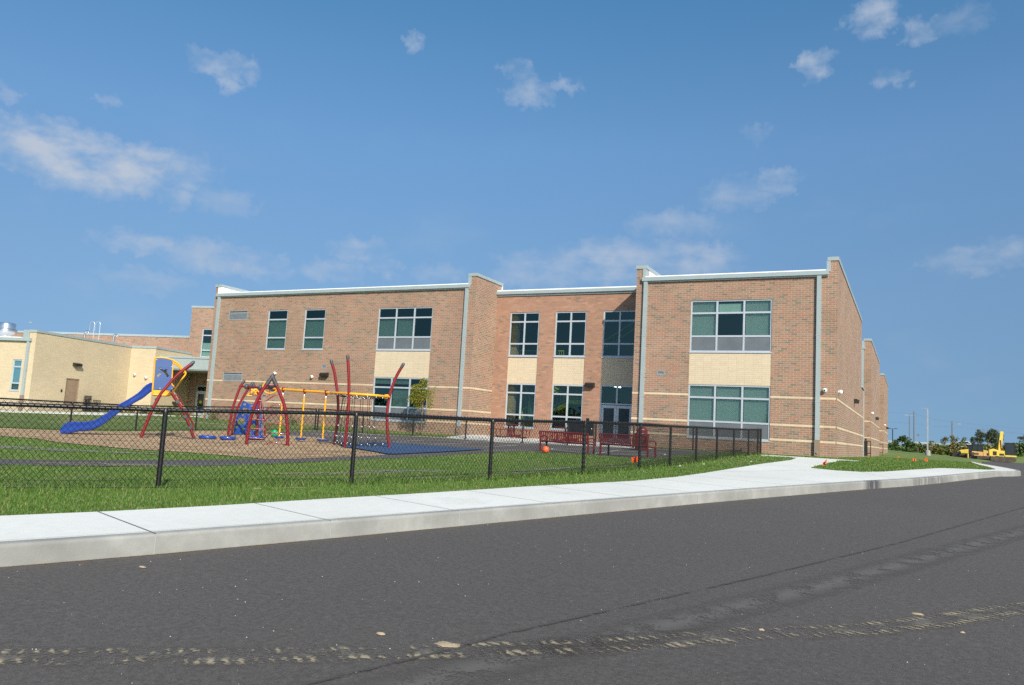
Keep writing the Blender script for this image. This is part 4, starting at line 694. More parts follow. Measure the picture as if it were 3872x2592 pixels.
def louver(par, fr, u0, u1, z0, z1):
    b = MB(); fbox(b, fr, u0, u0+.05, z0, z1, -.1, .012); fbox(b, fr, u1-.05, u1, z0, z1, -.1, .012); fbox(b, fr, u0+.05, u1-.05, z0, z0+.05, -.1, .011); fbox(b, fr, u0+.05, u1-.05, z1-.04, z1, -.1, .011)
    n = int((z1-z0-.1)/.055)
    for k in range(n):
        z = z0+.06+k*.055; b.add([fr.p(u0+.05,z,.0), fr.p(u1-.05,z,.0), fr.p(u1-.05,z+.038,-.035), fr.p(u0+.05,z+.038,-.035)], [(0,1,2,3)])
        b.add([fr.p(u0+.05,z,.0), fr.p(u1-.05,z,.0), fr.p(u1-.05,z-.008,-.002), fr.p(u0+.05,z-.008,-.002)], [(0,1,2,3)])
    b.add([fr.p(u0,z0,-.09), fr.p(u1,z0,-.09), fr.p(u1,z1,-.09), fr.p(u0,z1,-.09)], [(0,1,2,3)])
    return b.build('louver', 'louver', par)
def walllight(par, fr, u0, u1, z0, z1, mname='darkmetal'):
    b = MB(); pts = [(z0,0),(z1,0),(z1,.16),(z1-.07,.30),(z0,.26)]; A = [fr.p(u0,z,d) for z,d in pts]; B_ = [fr.p(u1,z,d) for z,d in pts]; n = 5
    b.add(A+B_, [tuple(range(n-1,-1,-1)), tuple(range(n,2*n))]+[(i,(i+1)%n,n+(i+1)%n,n+i) for i in range(n)]); return b.build('wall_light', mname, par)
def seccam(par, fr, u, z):
    b = MB(); c = np.array(fr.p(u, z, 0)); n = np.array([*fr.n, 0]); b.lathe(c, [(.07,0),(.075,.05),(.10,.07),(.105,.13),(.09,.17),(.06,.20),(.001,.21)], 14, axis=n); o = b.build('security_camera', 'white', par, smooth=True)
    e = MB(); e.sphere(c+n*.20+np.array([0,0,-.01]), .045, 10); e.build('lens', 'darkglass', o, smooth=True); return o
def downspout(par, fr, u0, u1, ztop, zb, boot=None):
    b = MB(); fbox(b, fr, u0, u1, (boot if boot else zb), ztop, .015, .135)
    for zz in (2.05, 5.2): fbox(b, fr, u0-.012, u1+.012, zz, zz+.06, .012, .14)
    o = b.build('downspout', 'gutter', par)
    if boot:
        c = MB(); fbox(c, fr, u0-.02, u1+.02, zb, boot, .01, .15)
        m = (u0+u1)/2; p = fr.p(m, zb+.30, .16); c.lathe(p, [(.05,0),(.05,.02),(.03,.03)], 12, axis=(*fr.n, 0)); c.build('downspout_boot', 'boot', o)
    return o
def bands(par, fr, segs, zs=(2.30,.975,.265), name='stone_band'):
    b = MB()
    for (u0, u1, which) in segs:
        for k in which: fbox(b, fr, u0, u1, zs[k]-.1, zs[k], -.02, .006)
    return b.build(name, 'band', par)
GB = -.95   # foot of the walls, below grade
school = thing('school_building', (-23, 42, -.5), 'two-storey tan and red brick school with grey gutters, large windows and a set-back entrance', 'school building')
FA = fY(39.7); FR = fY(42.4); FS = fX(-3.1); FRW = fX(-22.75); FRL = Fr((-13.0, 0), (0, 1), (-1, 0))
# --- left wing
w3 = (-29.62,-25.63); hl = [(-38.75,-37.03,4.44,7.09),(-35.55,-33.82,4.44,7.09),(w3[0],w3[1],.13,7.06),(-42.38,-40.61,6.45,7.10),(-42.38,-40.61,2.23,2.82),(-33.79,-33.39,3.19,3.43)]
b = MB(); wall(b, FA, -43.35, -23.25, GB, 8.25, hl)
fbox(b, FA, -43.87, -43.35, GB, 8.82, -.5, 0); fbox(b, FA, -23.25, -22.75, GB, 8.82, -.5, 0)
wall(b, FRW, 40.2, 42.9, GB, 8.82); wall(b, Fr((-23.25,0),(0,1),(-1,0)), 40.2, 42.9, 8.2, 8.82)
wall(b, Fr((-43.87,0),(0,1),(-1,0)), 40.2, 62, GB, 8.82)
b.build('wall', 'brick', school)
b = MB(); fbox(b, FA, -43.92, -43.30, 8.82, 9.0, -.6, .04); b.box(-43.92,40.3,8.82,-43.30,62,9.0); fbox(b, FA, -23.30, -22.70, 8.82, 9.0, -3.3, .04)
fbox(b, FA, -23.30, -23.08, 8.3, 8.82, -.5, .03); b.build('coping', 'gutter', school)
b = MB(); b.box(-43.352,40.22,8.2,-43.34,61.9,8.84); b.box(-23.3,42.92,8.35,-22.72,42.99,8.86); fbox(b, FA, -43.64, -43.3, 8.35, 8.85, -.51, .01); b.build('parapet_lining', 'trimw', school)
b = MB(); fbox(b, FA, -43.64, -23.15, 8.13, 8.33, .0, .17); fbox(b, FA, -43.62, -23.17, 8.06, 8.13, .0, .10); b.build('gutter', 'gutter', school)
b = MB(); fbox(b, FA, -43.30, -23.28, 8.335, 8.385, -.4, .15); b.build('roof_edge', 'trimw', school)
downspout(school, FA, -43.49, -43.25, 8.1, -.6); downspout(school, FA, -23.41, -23.21, 8.1, -.6, .02)
bands(school, FA, [(-43.88,-42.38,(0,)),(-40.61,w3[0],(0,)),(-43.88,w3[0],(1,2)),(w3[1],-22.745,(0,1,2))]); bands(school, FRW, [(39.69,42.398,(0,1,2))])
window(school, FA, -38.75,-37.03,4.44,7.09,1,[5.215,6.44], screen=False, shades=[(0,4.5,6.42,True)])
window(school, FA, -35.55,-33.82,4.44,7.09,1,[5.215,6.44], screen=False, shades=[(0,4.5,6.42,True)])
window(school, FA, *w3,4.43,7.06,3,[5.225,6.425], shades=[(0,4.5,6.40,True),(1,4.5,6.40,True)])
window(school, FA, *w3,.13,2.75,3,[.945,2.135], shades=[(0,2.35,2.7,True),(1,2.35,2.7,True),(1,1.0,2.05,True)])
b = MB(); fbox(b, FA, *w3, 2.752, 4.374, -.12, -.012); b.build('spandrel_panel', 'panel', school)
louver(school, FA, -42.38,-40.61,6.45,7.10); louver(school, FA, -42.38,-40.61,2.23,2.82); louver(school, FA, -33.79,-33.39,3.19,3.43)
walllight(school, FA, -33.70,-33.16,2.68,2.93); seccam(school, FA, -34.45, 2.65); seccam(school, FA, -37.61, 2.82)
# --- recess
hr = [(-21.78,-19.82,.14,7.06),(-18.77,-16.82,.14,7.06),(-15.78,-13.80,-.44,7.06)]
b = MB(); wall(b, FR, -22.75, -13.0, GB, 8.2, hr); b.build('recess_wall', 'brick_red', school)
b = MB(); fbox(b, FR, -22.74, -13.01, 8.17, 8.36, .0, .17); fbox(b, FR, -22.74, -13.01, 8.06, 8.17, 0, .07); b.build('gutter', 'gutter', school)
b = MB(); fbox(b, FR, -22.7, -13.01, 8.365, 8.43, -.4, .15); b.build('roof_edge', 'trimw', school)
for k, (a, c, lo, hi) in enumerate(hr):
    window(school, FR, a, c, 4.40, 7.06, 2, [5.15, 6.48], screen=False)
    b = MB(); fbox(b, FR, a, c, 2.79 if k == 2 else 2.76, 4.343, -.12, -.03); b.build('spandrel_panel', 'panel', school)
    if k < 2: window(school, FR, a, c, .14, 2.755, 2, [.89, 2.20], screen=False)
a, c = -15.78, -13.80
window(school, FR, a, c, 1.70, 2.785, 2, [], sill=False, screen=False, name='transom_window')
b = MB(); fbox(b, FR, a, a+.09, -.44, 1.70, -.13, -.035); fbox(b, FR, c-.09, c, -.44, 1.70, -.13, -.035); b.build('door_frame', 'alum', school)
mid = (a+c)/2
for (u0, u1, hx) in ((a+.095, mid-.008, -1), (mid+.008, c-.095, 1)):
    b = MB(); fbox(b, FR, u0, u0+.13, -.42, 1.66, -.11, -.05); fbox(b, FR, u1-.13, u1, -.42, 1.66, -.11, -.05); fbox(b, FR, u0+.13, u1-.13, 1.50, 1.66, -.11, -.052); fbox(b, FR, u0+.13, u1-.13, -.42, -.18, -.11, -.052)
    d = b.build('door', 'alum', school); p = MB(); p.add([FR.p(u0+.13,-.18,-.08), FR.p(u1-.13,-.18,-.08), FR.p(u1-.13,1.5,-.08), FR.p(u0+.13,1.5,-.08)], [(0,1,2,3)]); p.build('door_glass', 'darkglass', d)
    hd = MB(); hu = (u1-.07 if hx < 0 else u0+.07); hd.tube([FR.p(hu,.35,-.04), FR.p(hu,.36,.02), FR.p(hu,.74,.02), FR.p(hu,.75,-.04)], .013, 8); hd.build('handle', 'alum', d, smooth=True)
walllight(school, FR, -16.64,-16.12,2.65,2.90)
# --- right block
wr = (-10.06,-6.07)
b = MB(); wall(b, FA, -12.5, -3.5, GB, 8.25, [(wr[0],wr[1],.13,7.05),(-11.72,-11.32,3.18,3.42)])
fbox(b, FA, -13.0, -12.5, GB, 8.82, -.5, 0); fbox(b, FA, -3.5, -3.1, GB, 8.82, -.5, 0)
wall(b, FRL, 40.2, 62, GB, 8.82); wall(b, FS, 40.2, 60.0, GB, 8.82); wall(b, FS, 60.0, 62.7, GB, 4.25); wall(b, fY(60.0), -6, -3.1, 4.25, 8.82); wall(b, Fr((0,62.7),(1,0),(0,1)), -6, -3.1, GB, 4.25)
b.build('wall', 'brick', school)
b = MB(); fbox(b, FA, -13.05, -12.45, 8.82, 9.0, -.6, .04); b.box(-13.05,40.3,8.82,-12.45,62,9.0); fbox(b, FA, -3.56, -3.06, 8.82, 9.0, -.6, .04); b.box(-3.5,40.3,8.82,-3.06,60.04,9.02); fbox(b, FA, -3.60, -3.42, 8.3, 8.82, -.5, .03); fbox(b, FA, -12.66, -12.49, 8.3, 8.82, -.4, .03)
b.box(-3.4,60,4.25,-3.02,62.75,4.4); b.build('coping', 'gutter', school)
b = MB(); b.box(-12.502,40.22,8.2,-12.49,61.9,8.84); b.build('parapet_lining', 'trimw', school)
b = MB(); fbox(b, FA, -12.66, -3.50, 8.13, 8.33, 0, .17); fbox(b, FA, -12.64, -3.52, 8.06, 8.13, 0, .10); b.build('gutter', 'gutter', school)
b = MB(); fbox(b, FA, -12.48, -3.62, 8.335, 8.385, -.4, .15); b.build('roof_edge', 'trimw', school)
downspout(school, FA, -12.56,-12.36, 8.1, -.6, .02); downspout(school, FA, -4.02,-3.82, 8.1, -.6, .31)
bands(school, FA, [(-13.005,wr[0],(0,1,2)),(wr[1],-3.095,(0,1,2))]); bands(school, FS, [(39.694,62.7,(0,1,2))])
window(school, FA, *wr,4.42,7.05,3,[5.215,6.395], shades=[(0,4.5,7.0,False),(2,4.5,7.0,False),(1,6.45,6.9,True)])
window(school, FA, *wr,.13,2.77,3,[.945,2.13], shades=[(0,.2,2.7,False),(1,.2,2.7,False),(2,.2,2.7,False)])
b = MB(); fbox(b, FA, *wr, 2.772, 4.364, -.12, -.012); b.build('spandrel_panel', 'panel', school)
louver(school, FA, -11.72,-11.32,3.18,3.42); seccam(school, FA, -3.61, 2.63); seccam(school, FS, 40.5, 2.62); walllight(school, FS, 52.0,52.45,2.72,2.98)
# --- roofs and floors, unseen from below but they close the volume
b = MB(); b.box(-43.3,39.9,8.30,-23.27,62,8.34); b.box(-22.7,42.6,8.30,-13.02,62,8.35); b.box(-12.48,39.9,8.30,-3.52,60,8.34); b.box(-23.27,42.9,8.2,-22.7,62,8.33); b.build('roof', 'trimw', school)
# --- rooms behind the glass
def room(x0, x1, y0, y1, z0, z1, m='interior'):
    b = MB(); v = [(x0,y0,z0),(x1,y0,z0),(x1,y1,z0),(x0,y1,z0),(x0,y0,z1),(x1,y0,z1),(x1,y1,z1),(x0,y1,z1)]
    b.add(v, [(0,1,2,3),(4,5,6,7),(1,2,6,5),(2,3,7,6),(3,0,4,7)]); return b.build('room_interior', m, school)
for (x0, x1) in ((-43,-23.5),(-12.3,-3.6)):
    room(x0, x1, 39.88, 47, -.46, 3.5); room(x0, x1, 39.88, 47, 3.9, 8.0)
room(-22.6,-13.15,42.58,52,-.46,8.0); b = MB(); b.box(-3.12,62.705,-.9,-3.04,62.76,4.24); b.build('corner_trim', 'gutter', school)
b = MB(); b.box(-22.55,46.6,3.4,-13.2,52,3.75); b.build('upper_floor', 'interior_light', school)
b = MB(); b.box(-22.6,42.6,-.4,-21.35,43.0,8.0); b.build('stair_wall', 'brick', school)
# lime green staircase inside the entrance hall
b = MB(); yy = 43.6
def stringer(b, x0, z0, x1, z1, y): b.add([(x0,y,z0-.16),(x1,y,z1-.16),(x1,y,z1+.16),(x0,y,z0+.16),(x0,y+.06,z0-.16),(x1,y+.06,z1-.16),(x1,y+.06,z1+.16),(x0,y+.06,z0+.16)], [(0,1,2,3),(7,6,5,4),(0,4,5,1),(3,2,6,7),(0,3,7,4),(1,5,6,2)])
stringer(b, -22.2, -.38, -18.25, 1.70, yy); b.box(-18.25, yy-.02, 1.70, -16.9, yy+1.4, 1.95); stringer(b, -18.25, 1.9, -22.2, 3.75, yy+1.4); b.box(-22.3, yy+.3, 3.62, -18.8, yy+.36, 3.95)
for k in range(12): t = k/12; b.box(-22.2+t*3.95, yy+.06, -.38+t*2.08, -22.2+t*3.95+.3, yy+1.3, -.34+t*2.08)
st = b.build('staircase', 'stair', school)
b = MB()
def railing(b, P, Q, h=.95, n=14):
    P = np.array(P); Q = np.array(Q); up = np.array([0,0,h]); b.bar(P+up, Q+up, .05); b.bar(P+up*.12, Q+up*.12, .035); 
    for k in range(n+1): p = P+(Q-P)*k/n; b.bar(p+up*.12, p+up, .022 if k % 7 else .05)
railing(b, (-21.2,yy-.03,.30),(-18.3,yy-.03,1.83)); railing(b, (-18.25,yy-.03,1.92),(-16.9,yy-.03,1.92), n=9); railing(b, (-18.25,yy+1.3,1.95),(-22.2,yy+1.3,3.85)); railing(b, (-22.3,yy+.33,3.95),(-18.8,yy+.33,3.95), n=24); railing(b, (-21.3,46.5,3.75),(-13.4,46.5,3.75), n=34); railing(b, (-17.6,yy+.2,4.1),(-13.6,yy+.2,6.6), h=.5, n=4)
b.build('stair_railing', 'stair', st)
b = MB()
for x, y, z in ((-15.1,48.5,3.1),(-20.0,48.5,3.2),(-17.2,49,3.15)): b.obox((x, y, z), (.10,.62,0), (.06,-.01,0), (0,0,.03))
M['lamp'] = mat('lamp_tube', (.9,.9,.85), .5); lm = M['lamp'].node_tree.nodes['Principled BSDF']; lm.inputs['Emission Color'].default_value = (1,.97,.9,1); lm.inputs['Emission Strength'].default_value = 11
b.build('ceiling_lamp', 'lamp', school)
# --- further wings along the side
for (y0, y1, x) in ((70.4,89.6,-2.93),(103,121.2,-2.88)):
    b = MB(); f1 = fY(y0); f2 = fX(x); wall(b, f1, x-.5, x, GB, 8.82); wall(b, f1, -12.5, x-.5, GB, 8.2); wall(b, f2, y0, y1, GB, 8.82); wall(b, Fr((x-.5,0),(0,1),(-1,0)), y0, y0+3, 8.2, 8.82); wall(b, Fr((0,y1),(1,0),(0,1)), -12, x, GB, 8.8); b.build('wall', 'brick', school)
    b = MB(); fbox(b, f1, x-.55, x+.04, 8.82, 9.0, -.6, .04); b.box(x-.35, y0+.6, 8.82, x+.04, y1, 9.02); fbox(b, f1, x-.68, x-.5, 8.3, 8.82, -.4, .03); b.build('coping', 'gutter', school)
    b = MB(); fbox(b, f1, -12.5, x-.45, 8.13, 8.36, 0, .17); b.build('gutter', 'gutter', school)
    downspout(school, f1, x-.70, x-.53, 8.1, -.6)
    bands(school, f1, [(-12.5,x+.006,(0,1,2))]); bands(school, f2, [(y0-.006,y1,(0,1,2))])
    seccam(school, f2, y0+.8, 2.95); walllight(school, f2, y0+9.6, y0+10.05, 2.72, 2.98)
    b = MB(); b.box(-12.5,y0+.2,8.2,x-.2,y1,8.3); b.build('roof', 'trimw', school)
for (ya, yb) in ((62.7,70.4),(89.6,103)):
    b = MB(); wall(b, fX(-9.0), ya, yb, GB, 8.2); b.build('wall', 'brick', school)

# --- cream brick block, set at an angle
cream = thing('cream_building', (*rot(-45, 46), -.4), 'low cream brick block with flat grey coping and brown service door', 'building')
b = MB(); C1 = fV(43.0); S1 = fU(-42.33); C2 = fV(52.0); S2 = fU(-40.17)
wall(b, C1, -62, -42.85, GB, 4.05, [(-43.94,-43.21,.73,2.77)]); fbox(b, C1, -42.85, -42.33, GB, 4.60, -.5, 0)
wall(b, S1, 43.5, 52.0, GB, 4.60, [(45.95,47.15,-.35,1.82)]); wall(b, C2, -42.33, -40.17, GB, 4.60); wall(b, S2, 52.0, 56.4, GB, 4.60); b.build('wall', 'cream', cream)
b = MB(); fbox(b, C1, -42.9, -42.28, 4.60, 4.76, -.6, .04); fbox(b, S1, 43.6, 52.04, 4.60, 4.76, -.35, .04); fbox(b, C2, -42.29, -40.12, 4.60, 4.76, -.35, .045); fbox(b, S2, 52.36, 56.4, 4.60, 4.76, -.35, .04); b.build('coping', 'gutter', cream)
b = MB(); fbox(b, C1, -62, -42.62, 4.0, 4.20, 0, .17); b.build('gutter', 'gutter', cream)
b = MB(); fbox(b, C1, -62, -43.4, 4.205, 4.25, -.4, .14); fbox(b, fV(44.0), -62,-43, 4.2, 4.25, -12, 0); b.build('roof', 'trimw', cream)
b = MB(); fbox(b, C1, -43.3, -42.86, 4.21, 4.74, -.7, .06); b.build('parapet_end', 'gutter', cream)
downspout(cream, C1, -42.90,-42.72, 4.0, -.6, .45)
window(cream, C1, -43.94,-43.21,.73,2.77,1,[1.22,2.30], screen=False, shades=[(0,.8,2.7,True)])
b = MB(); fbox(b, S1, 45.95,46.0,-.35,1.82,-.10,-.01); fbox(b, S1, 47.10,47.15,-.35,1.82,-.10,-.01); fbox(b, S1, 46.0,47.10,1.76,1.82,-.10,-.012); b.build('door_frame', 'brown', cream)
b = MB(); fbox(b, S1, 46.0,47.10,-.35,1.76,-.09,-.05); dd = b.build('door', 'brown', cream); h = MB(); h.bar(S1.p(46.08,.62,-.03), S1.p(46.2,.62,-.03), .03); h.build('handle', 'galv', dd)
b = MB(); fbox(b, S1, 45.55,45.65,.85,1.02,0,.05); b.build('card_reader', 'blackplastic', cream)
walllight(cream, S1, 46.35,46.95,2.70,2.92); seccam(cream, C2, -41.74, 2.55); seccam(cream, C2, -40.72, 2.35)
walllight(cream, S2, 54.5,54.9,.55,.7)
b = MB(); b.add([(*rot(-61,44),4.1),(*rot(-43,44),4.1),(*rot(-43,58),4.1),(*rot(-61,58),4.1)], [(0,1,2,3)]); b.build('roof', 'trimw', cream)
# rooftop gear stands on the cream roof: each a thing of its own
def rooftop(u, v, z0, name, label, cat): return thing(name, (*rot(u, v), z0), label, cat)
for (u, zt, lab) in ((-49.07,6.12,'gooseneck vent pipe on the cream roof beside the roof ladder'),(-46.3,5.9,'gooseneck vent pipe alone on the cream roof near its right end')):
    x, y = rot(u, 54.66); t = rooftop(u, 54.66, 4.15, 'vent_pipe', lab, 'vent pipe'); t['group'] = 'vent pipes on the cream roof'
    pts = [(x,y,4.15),(x,y,zt-.22)]+[(x+CT*(.17-.17*math.cos(a)), y+ST*(.17-.17*math.cos(a)), zt-.22+.17*math.sin(a)) for a in np.linspace(.3,2.9,7)]
    b = MB(); b.tube(pts, .085, 10); b.build('duct', 'shiny', t, smooth=True)
x, y = rot(-48.2, 54.66); t = rooftop(-48.2,54.66,4.15,'roof_ladder','thin grey roof ladder with two looped handrails above the cream block','ladder')
for s, nm in ((-.27,0),(.27,1)):
    b = MB(); xx = x+CT*s; yyy = y+ST*s; P = [(xx+CT*-.22,yyy+ST*-.22,6.1)]+[(xx-CT*.22*math.cos(a), yyy-ST*.22*math.cos(a), 6.65+.24*math.sin(a)) for a in np.linspace(0,math.pi,9)]+[(xx+CT*.22,yyy+ST*.22,4.15)]; b.tube(P, .018, 6); b.build('handrail', 'galv', t, smooth=True)
b = MB()
for k in range(6): z = 4.4+k*.3; b.tube([(x-CT*.05,y-ST*.05,z),(x+CT*.49,y+ST*.49,z)], .014, 5)
b.build('rung', 'galv', t)
x, y = rot(-56.9, 54.66); t = rooftop(-56.9,54.66,4.15,'exhaust_fan','shiny round metal exhaust fan on the roof at the left edge','exhaust fan')
b = MB(); b.lathe((x,y,4.15), [(.45,0),(.45,1.35),(.5,1.40),(.75,1.55),(.80,1.60),(.80,1.85),(.74,1.90),(.66,1.92),(.66,2.35),(.60,2.40),(.2,2.45)], 20); b.build('housing', 'shiny', t, smooth=True)
# --- rear brick wing with the stair tower and canopy
rear = thing('rear_wing', (*rot(-36, 60), -.4), 'far red brick wing with a taller stair tower and grey entrance canopy', 'building')
b = MB(); TV = fV(56.4)
wall(b, TV, -40.57,-28, GB, 8.45, [(-39.43,-38.50,4.44,6.75),(-39.48,-38.54,-.4,2.12)]); wall(b, Fr((fU(-40.57).P0), (-ST,CT), (-CT,-ST)), 56.4, 70, GB, 8.45); wall(b, fV(58.0), -66,-40.57, GB, 6.12); b.build('wall', 'brick', rear)
b = MB(); fbox(b, TV, -40.62,-28,8.45,8.62,-.3,.04); fbox(b, fV(58.0), -66,-40.6,6.12,6.30,-.3,.05); b.build('coping', 'gutter', rear)
b = MB(); b.add([(*rot(-66,58.2),6.1),(*rot(-40.6,58.2),6.1),(*rot(-40.6,72),6.1),(*rot(-66,72),6.1)], [(0,1,2,3)]); b.add([(*rot(-40.5,56.6),8.4),(*rot(-28,56.6),8.4),(*rot(-28,70),8.4),(*rot(-40.5,70),8.4)], [(0,1,2,3)]); b.build('roof', 'trimw', rear)
window(rear, TV, -39.43,-38.50,4.44,6.75,1,[5.0,6.22], screen=False, sill=False, shades=[(0,4.5,5.6,True)])
window(rear, TV, -39.48,-38.54,1.62,2.12,1,[], screen=False, sill=False, name='transom_window')
b = MB(); fbox(b, TV, -39.48,-39.28,-.4,1.62,-.1,-.03); fbox(b, TV, -38.72,-38.54,-.4,1.62,-.1,-.03); fbox(b, TV, -39.28,-38.72,1.45,1.62,-.1,-.032); fbox(b, TV, -39.28,-38.72,-.4,-.1,-.1,-.032); dd = b.build('door', 'alum', rear)
p = MB(); p.add([TV.p(-39.28,-.1,-.06), TV.p(-38.72,-.1,-.06), TV.p(-38.72,1.45,-.06), TV.p(-39.28,1.45,-.06)], [(0,1,2,3)]); p.build('door_glass', 'darkglass', dd)
M['sticker'] = mat('yellow_sticker', (.65,.6,.03), .6); b = MB(); b.lathe(TV.p(-39.0,.80,-.055), [(.12,0),(.12,.008)], 16, axis=(*TV.n,0)); b.build('door_sticker', 'sticker', dd)
b = MB(); KV = fV(52.5); fbox(b, KV, -40.15,-32.9,3.17,3.98,-3.85,0); b.build('canopy', 'gutter', rear)
b = MB(); fbox(b, KV, -40.16,-32.88,3.985,4.13,-3.85,.05); b.build('canopy_fascia', 'gutter', rear)
b = MB(); fbox(b, KV, -40.1,-32.9,3.10,3.165,-3.84,-.05); b.build('canopy_soffit', 'interior_light', rear)
b = MB(); fbox(b, TV, -38.0,-37.4,2.5,2.75,0,.18); b.build('entry_light', 'darkmetal', rear)
x, y = rot(-41.2,60); t = thing('vent_pipe', (x,y,6.1), 'gooseneck vent pipe on the rear roof beside the brick stair tower', 'vent pipe', 'vent pipes on the rear roof')
b = MB(); b.tube([(x,y,6.1),(x,y,6.9)]+[(x+CT*(.15-.15*math.cos(a)), y+ST*(.15-.15*math.cos(a)), 6.9+.15*math.sin(a)) for a in np.linspace(.3,2.9,6)], .09, 10); b.build('duct', 'shiny', t, smooth=True)

TRASH = (-11.21, 35.89); STONE = (-9.07, 9.39)
# ------------------------------------------------------------------ chain-link fences
def chainlink(par, P, z0f, z1f, w=.083, h=.095, r=.0042):
    """woven diamonds of real wire between two heights along polyline P"""
    Q, t = resample(P, .02); s_tot = t[-1]; pitch = w/2; nw = int(s_tot/pitch); nr = 26
    rows = np.arange(nr+1)/nr; Vs = []; Fs = []; base = 0
    k = np.arange(nw)[:,None]; j = np.arange(nr+1)[None,:]; s = (k+((j+k) % 2))*pitch; s = np.clip(s, 0, s_tot)
    x = np.interp(s, t, Q[:,0]); y = np.interp(s, t, Q[:,1]); z0 = np.interp(s, z0f[0], z0f[1]); z1 = np.interp(s, z1f[0], z1f[1]); z = z0+(z1-z0)*rows[None,:]
    C = np.stack([x, y, z], -1)                       # nw, nr+1, 3
    dx = np.gradient(Q[:,0], t); dy = np.gradient(Q[:,1], t); tx = np.interp(s, t, dx); ty = np.interp(s, t, dy)
    N = np.stack([-ty, tx, np.zeros_like(tx)], -1); T = np.stack([tx, ty, np.zeros_like(tx)], -1)
    ring = np.stack([C + N*r, C - N*r*.5 + T*r*.87, C - N*r*.5 - T*r*.87], 2)   # nw,nr+1,3,3
    V = ring.reshape(-1, 3); idx = np.arange(nw*(nr+1)*3).reshape(nw, nr+1, 3)
    F = []
    for a in range(3):
        b_ = (a+1) % 3; F.append(np.stack([idx[:,:-1,a], idx[:,:-1,b_], idx[:,1:,b_], idx[:,1:,a]], -1).reshape(-1, 4))
    return raw('wire_mesh', V, np.concatenate(F), 'black', par)
def fence(name, label, pts, tops, bots, group, first_post=0):
    """pts: post positions"""
    c = pts[len(pts)//2]; t = thing(name, (c[0], c[1], bots[len(pts)//2]), label, 'fence', group)
    s = arc(pts); b = MB(); N_ = 'post'
    for i, (p, zt, zb) in enumerate(zip(pts, tops, bots)):
        b = MB(); last = i in (0, len(pts)-1); r = .045 if last else .038
        b.lathe((p[0], p[1], zb-.12), [(r,0),(r,zt-zb+.10)] + ([(r+.008,zt-zb+.10),(r+.008,zt-zb+.135),(r*.6,zt-zb+.165),(.004,zt-zb+.17)] if last else [(r+.006,zt-zb+.07),(r+.006,zt-zb+.12),(r*.7,zt-zb+.14)]), 12)
        b.build('post', 'black', t, smooth=True)
    nv = normals2(np.array(pts, float)); off = [(p[0]-n[0]*0, p[1]-n[1]*0) for p, n in zip(pts, nv)]
    b = MB(); b.tube([(p[0], p[1], z-.01) for p, z in zip(off, tops)], .030, 8); b.build('top_rail', 'black', t, smooth=True)
    n1 = normals2(np.array(pts, float)); mp = [(p[0]-n[0]*.036*SIDE, p[1]-n[1]*.036*SIDE) for p, n in zip(pts, n1)]
    b = MB(); fine, tf = resample(mp, .8); zb = np.interp(tf, arc(mp), bots); b.tube([(q[0], q[1], z+.035) for q, z in zip(fine, zb)], .009, 6); b.build('bottom_wire', 'black', t)
    ss = arc(mp); chainlink(t, mp, (ss, [z+.02 for z in bots]), (ss, [z+.045 for z in tops]))
    return t
SIDE = 1
NP = FENCE[1:-1] + [(-6.3, 38.6)]
NT = [-.26,-.19,-.11,-.02] + [.13,.17,.26,.33,.37,.42,.46,.50,.56,.64]
NT = [-.19,-.10,-.05,.01,.13,.17,.27,.34,.37,.42,.46,.50,.56,.64]
NB = [g1(*p) for p in NP]; NB = [min(b, t-1.17) for b, t in zip(NB, NT)]; NB[4:] = [-1.21,-1.11,-1.04,-.95,-.86,-.84,-.77,-.70,-.64,-.56][:len(NB)-4]
NP_ = NP[:len(NT)]; NT = NT[:len(NP_)]; NB = NB[:len(NP_)]
fence('chain_link_fence', 'black chain-link fence nearest the sidewalk, running from the lower left up to the school wall', NP_, NT, NB, 'black chain-link fences round the playground')
SIDE = -1
FP = [(-31.1,36.6),(-28.0,36.85),(-24.75,37.1),(-21.5,37.35),(-18.2,37.6),(-15.72,37.78)]
FT = [.57,.54,.51,.51,.52,.54]; fence('chain_link_fence', 'far black chain-link fence before the left wing and patio, short of the black gate', FP, FT, [-.66,-.70,-.71,-.70,-.68,-.66], 'black chain-link fences round the playground')
FP = [(-14.25,37.9),(-12.3,38.05),(-9.4,38.3),(-6.42,38.55)]
fence('chain_link_fence', 'short far chain-link fence between the black gate and the corner of the near fence', FP, [.55,.55,.58,.64], [-.64,-.62,-.58,-.5], 'black chain-link fences round the playground')
LP = [(-33.6,9.5),(-33.2,12.6),(-32.9,15.8),(-32.6,19.1),(-32.5,22.2),(-32.4,25.4),(-32.2,28.7),(-31.9,32.0),(-31.15,36.45)]
fence('chain_link_fence', 'left black chain-link fence at the far edge of the mulch behind the slide', LP, [.03,.05,.08,.11,.12,.14,.27,.42,.56], [-1.17,-1.15,-1.12,-1.09,-1.11,-1.07,-.94,-.82,-.67], 'black chain-link fences round the playground')
# gate with a solid black kick panel
gt = thing('fence_gate', (-15,37.85,-.66), 'black metal gate with a solid dark panel in the far fence before the doors', 'gate')
gf = Fr((-15.72,37.78), nrm((1.47,.12)), (.0813,-.9967))
b = MB(); 
for (p, q) in (((.06,-.52),(.06,.62)),((1.38,-.52),(1.38,.62)),((.06,.62),(1.38,.62)),((.06,-.42),(1.38,-.42)),((.06,-.52),(1.38,-.52))): b.tube([gf.p(p[0],p[1],0), gf.p(q[0],q[1],0)], .024, 8)
b.build('gate_frame', 'black', gt, smooth=True)
b = MB(); fbox(b, gf, .09,1.35,-.10,.60,.0,.02); b.build('kick_panel', 'black', gt)
b = MB(); fbox(b, gf, .95,1.1,.62,.78,-.02,.06); b.build('latch_guard', 'black', gt); b = MB(); b.sphere(gf.p(1.25,.25,.04), .035, 10); b.build('lock', 'link', gt, smooth=True)
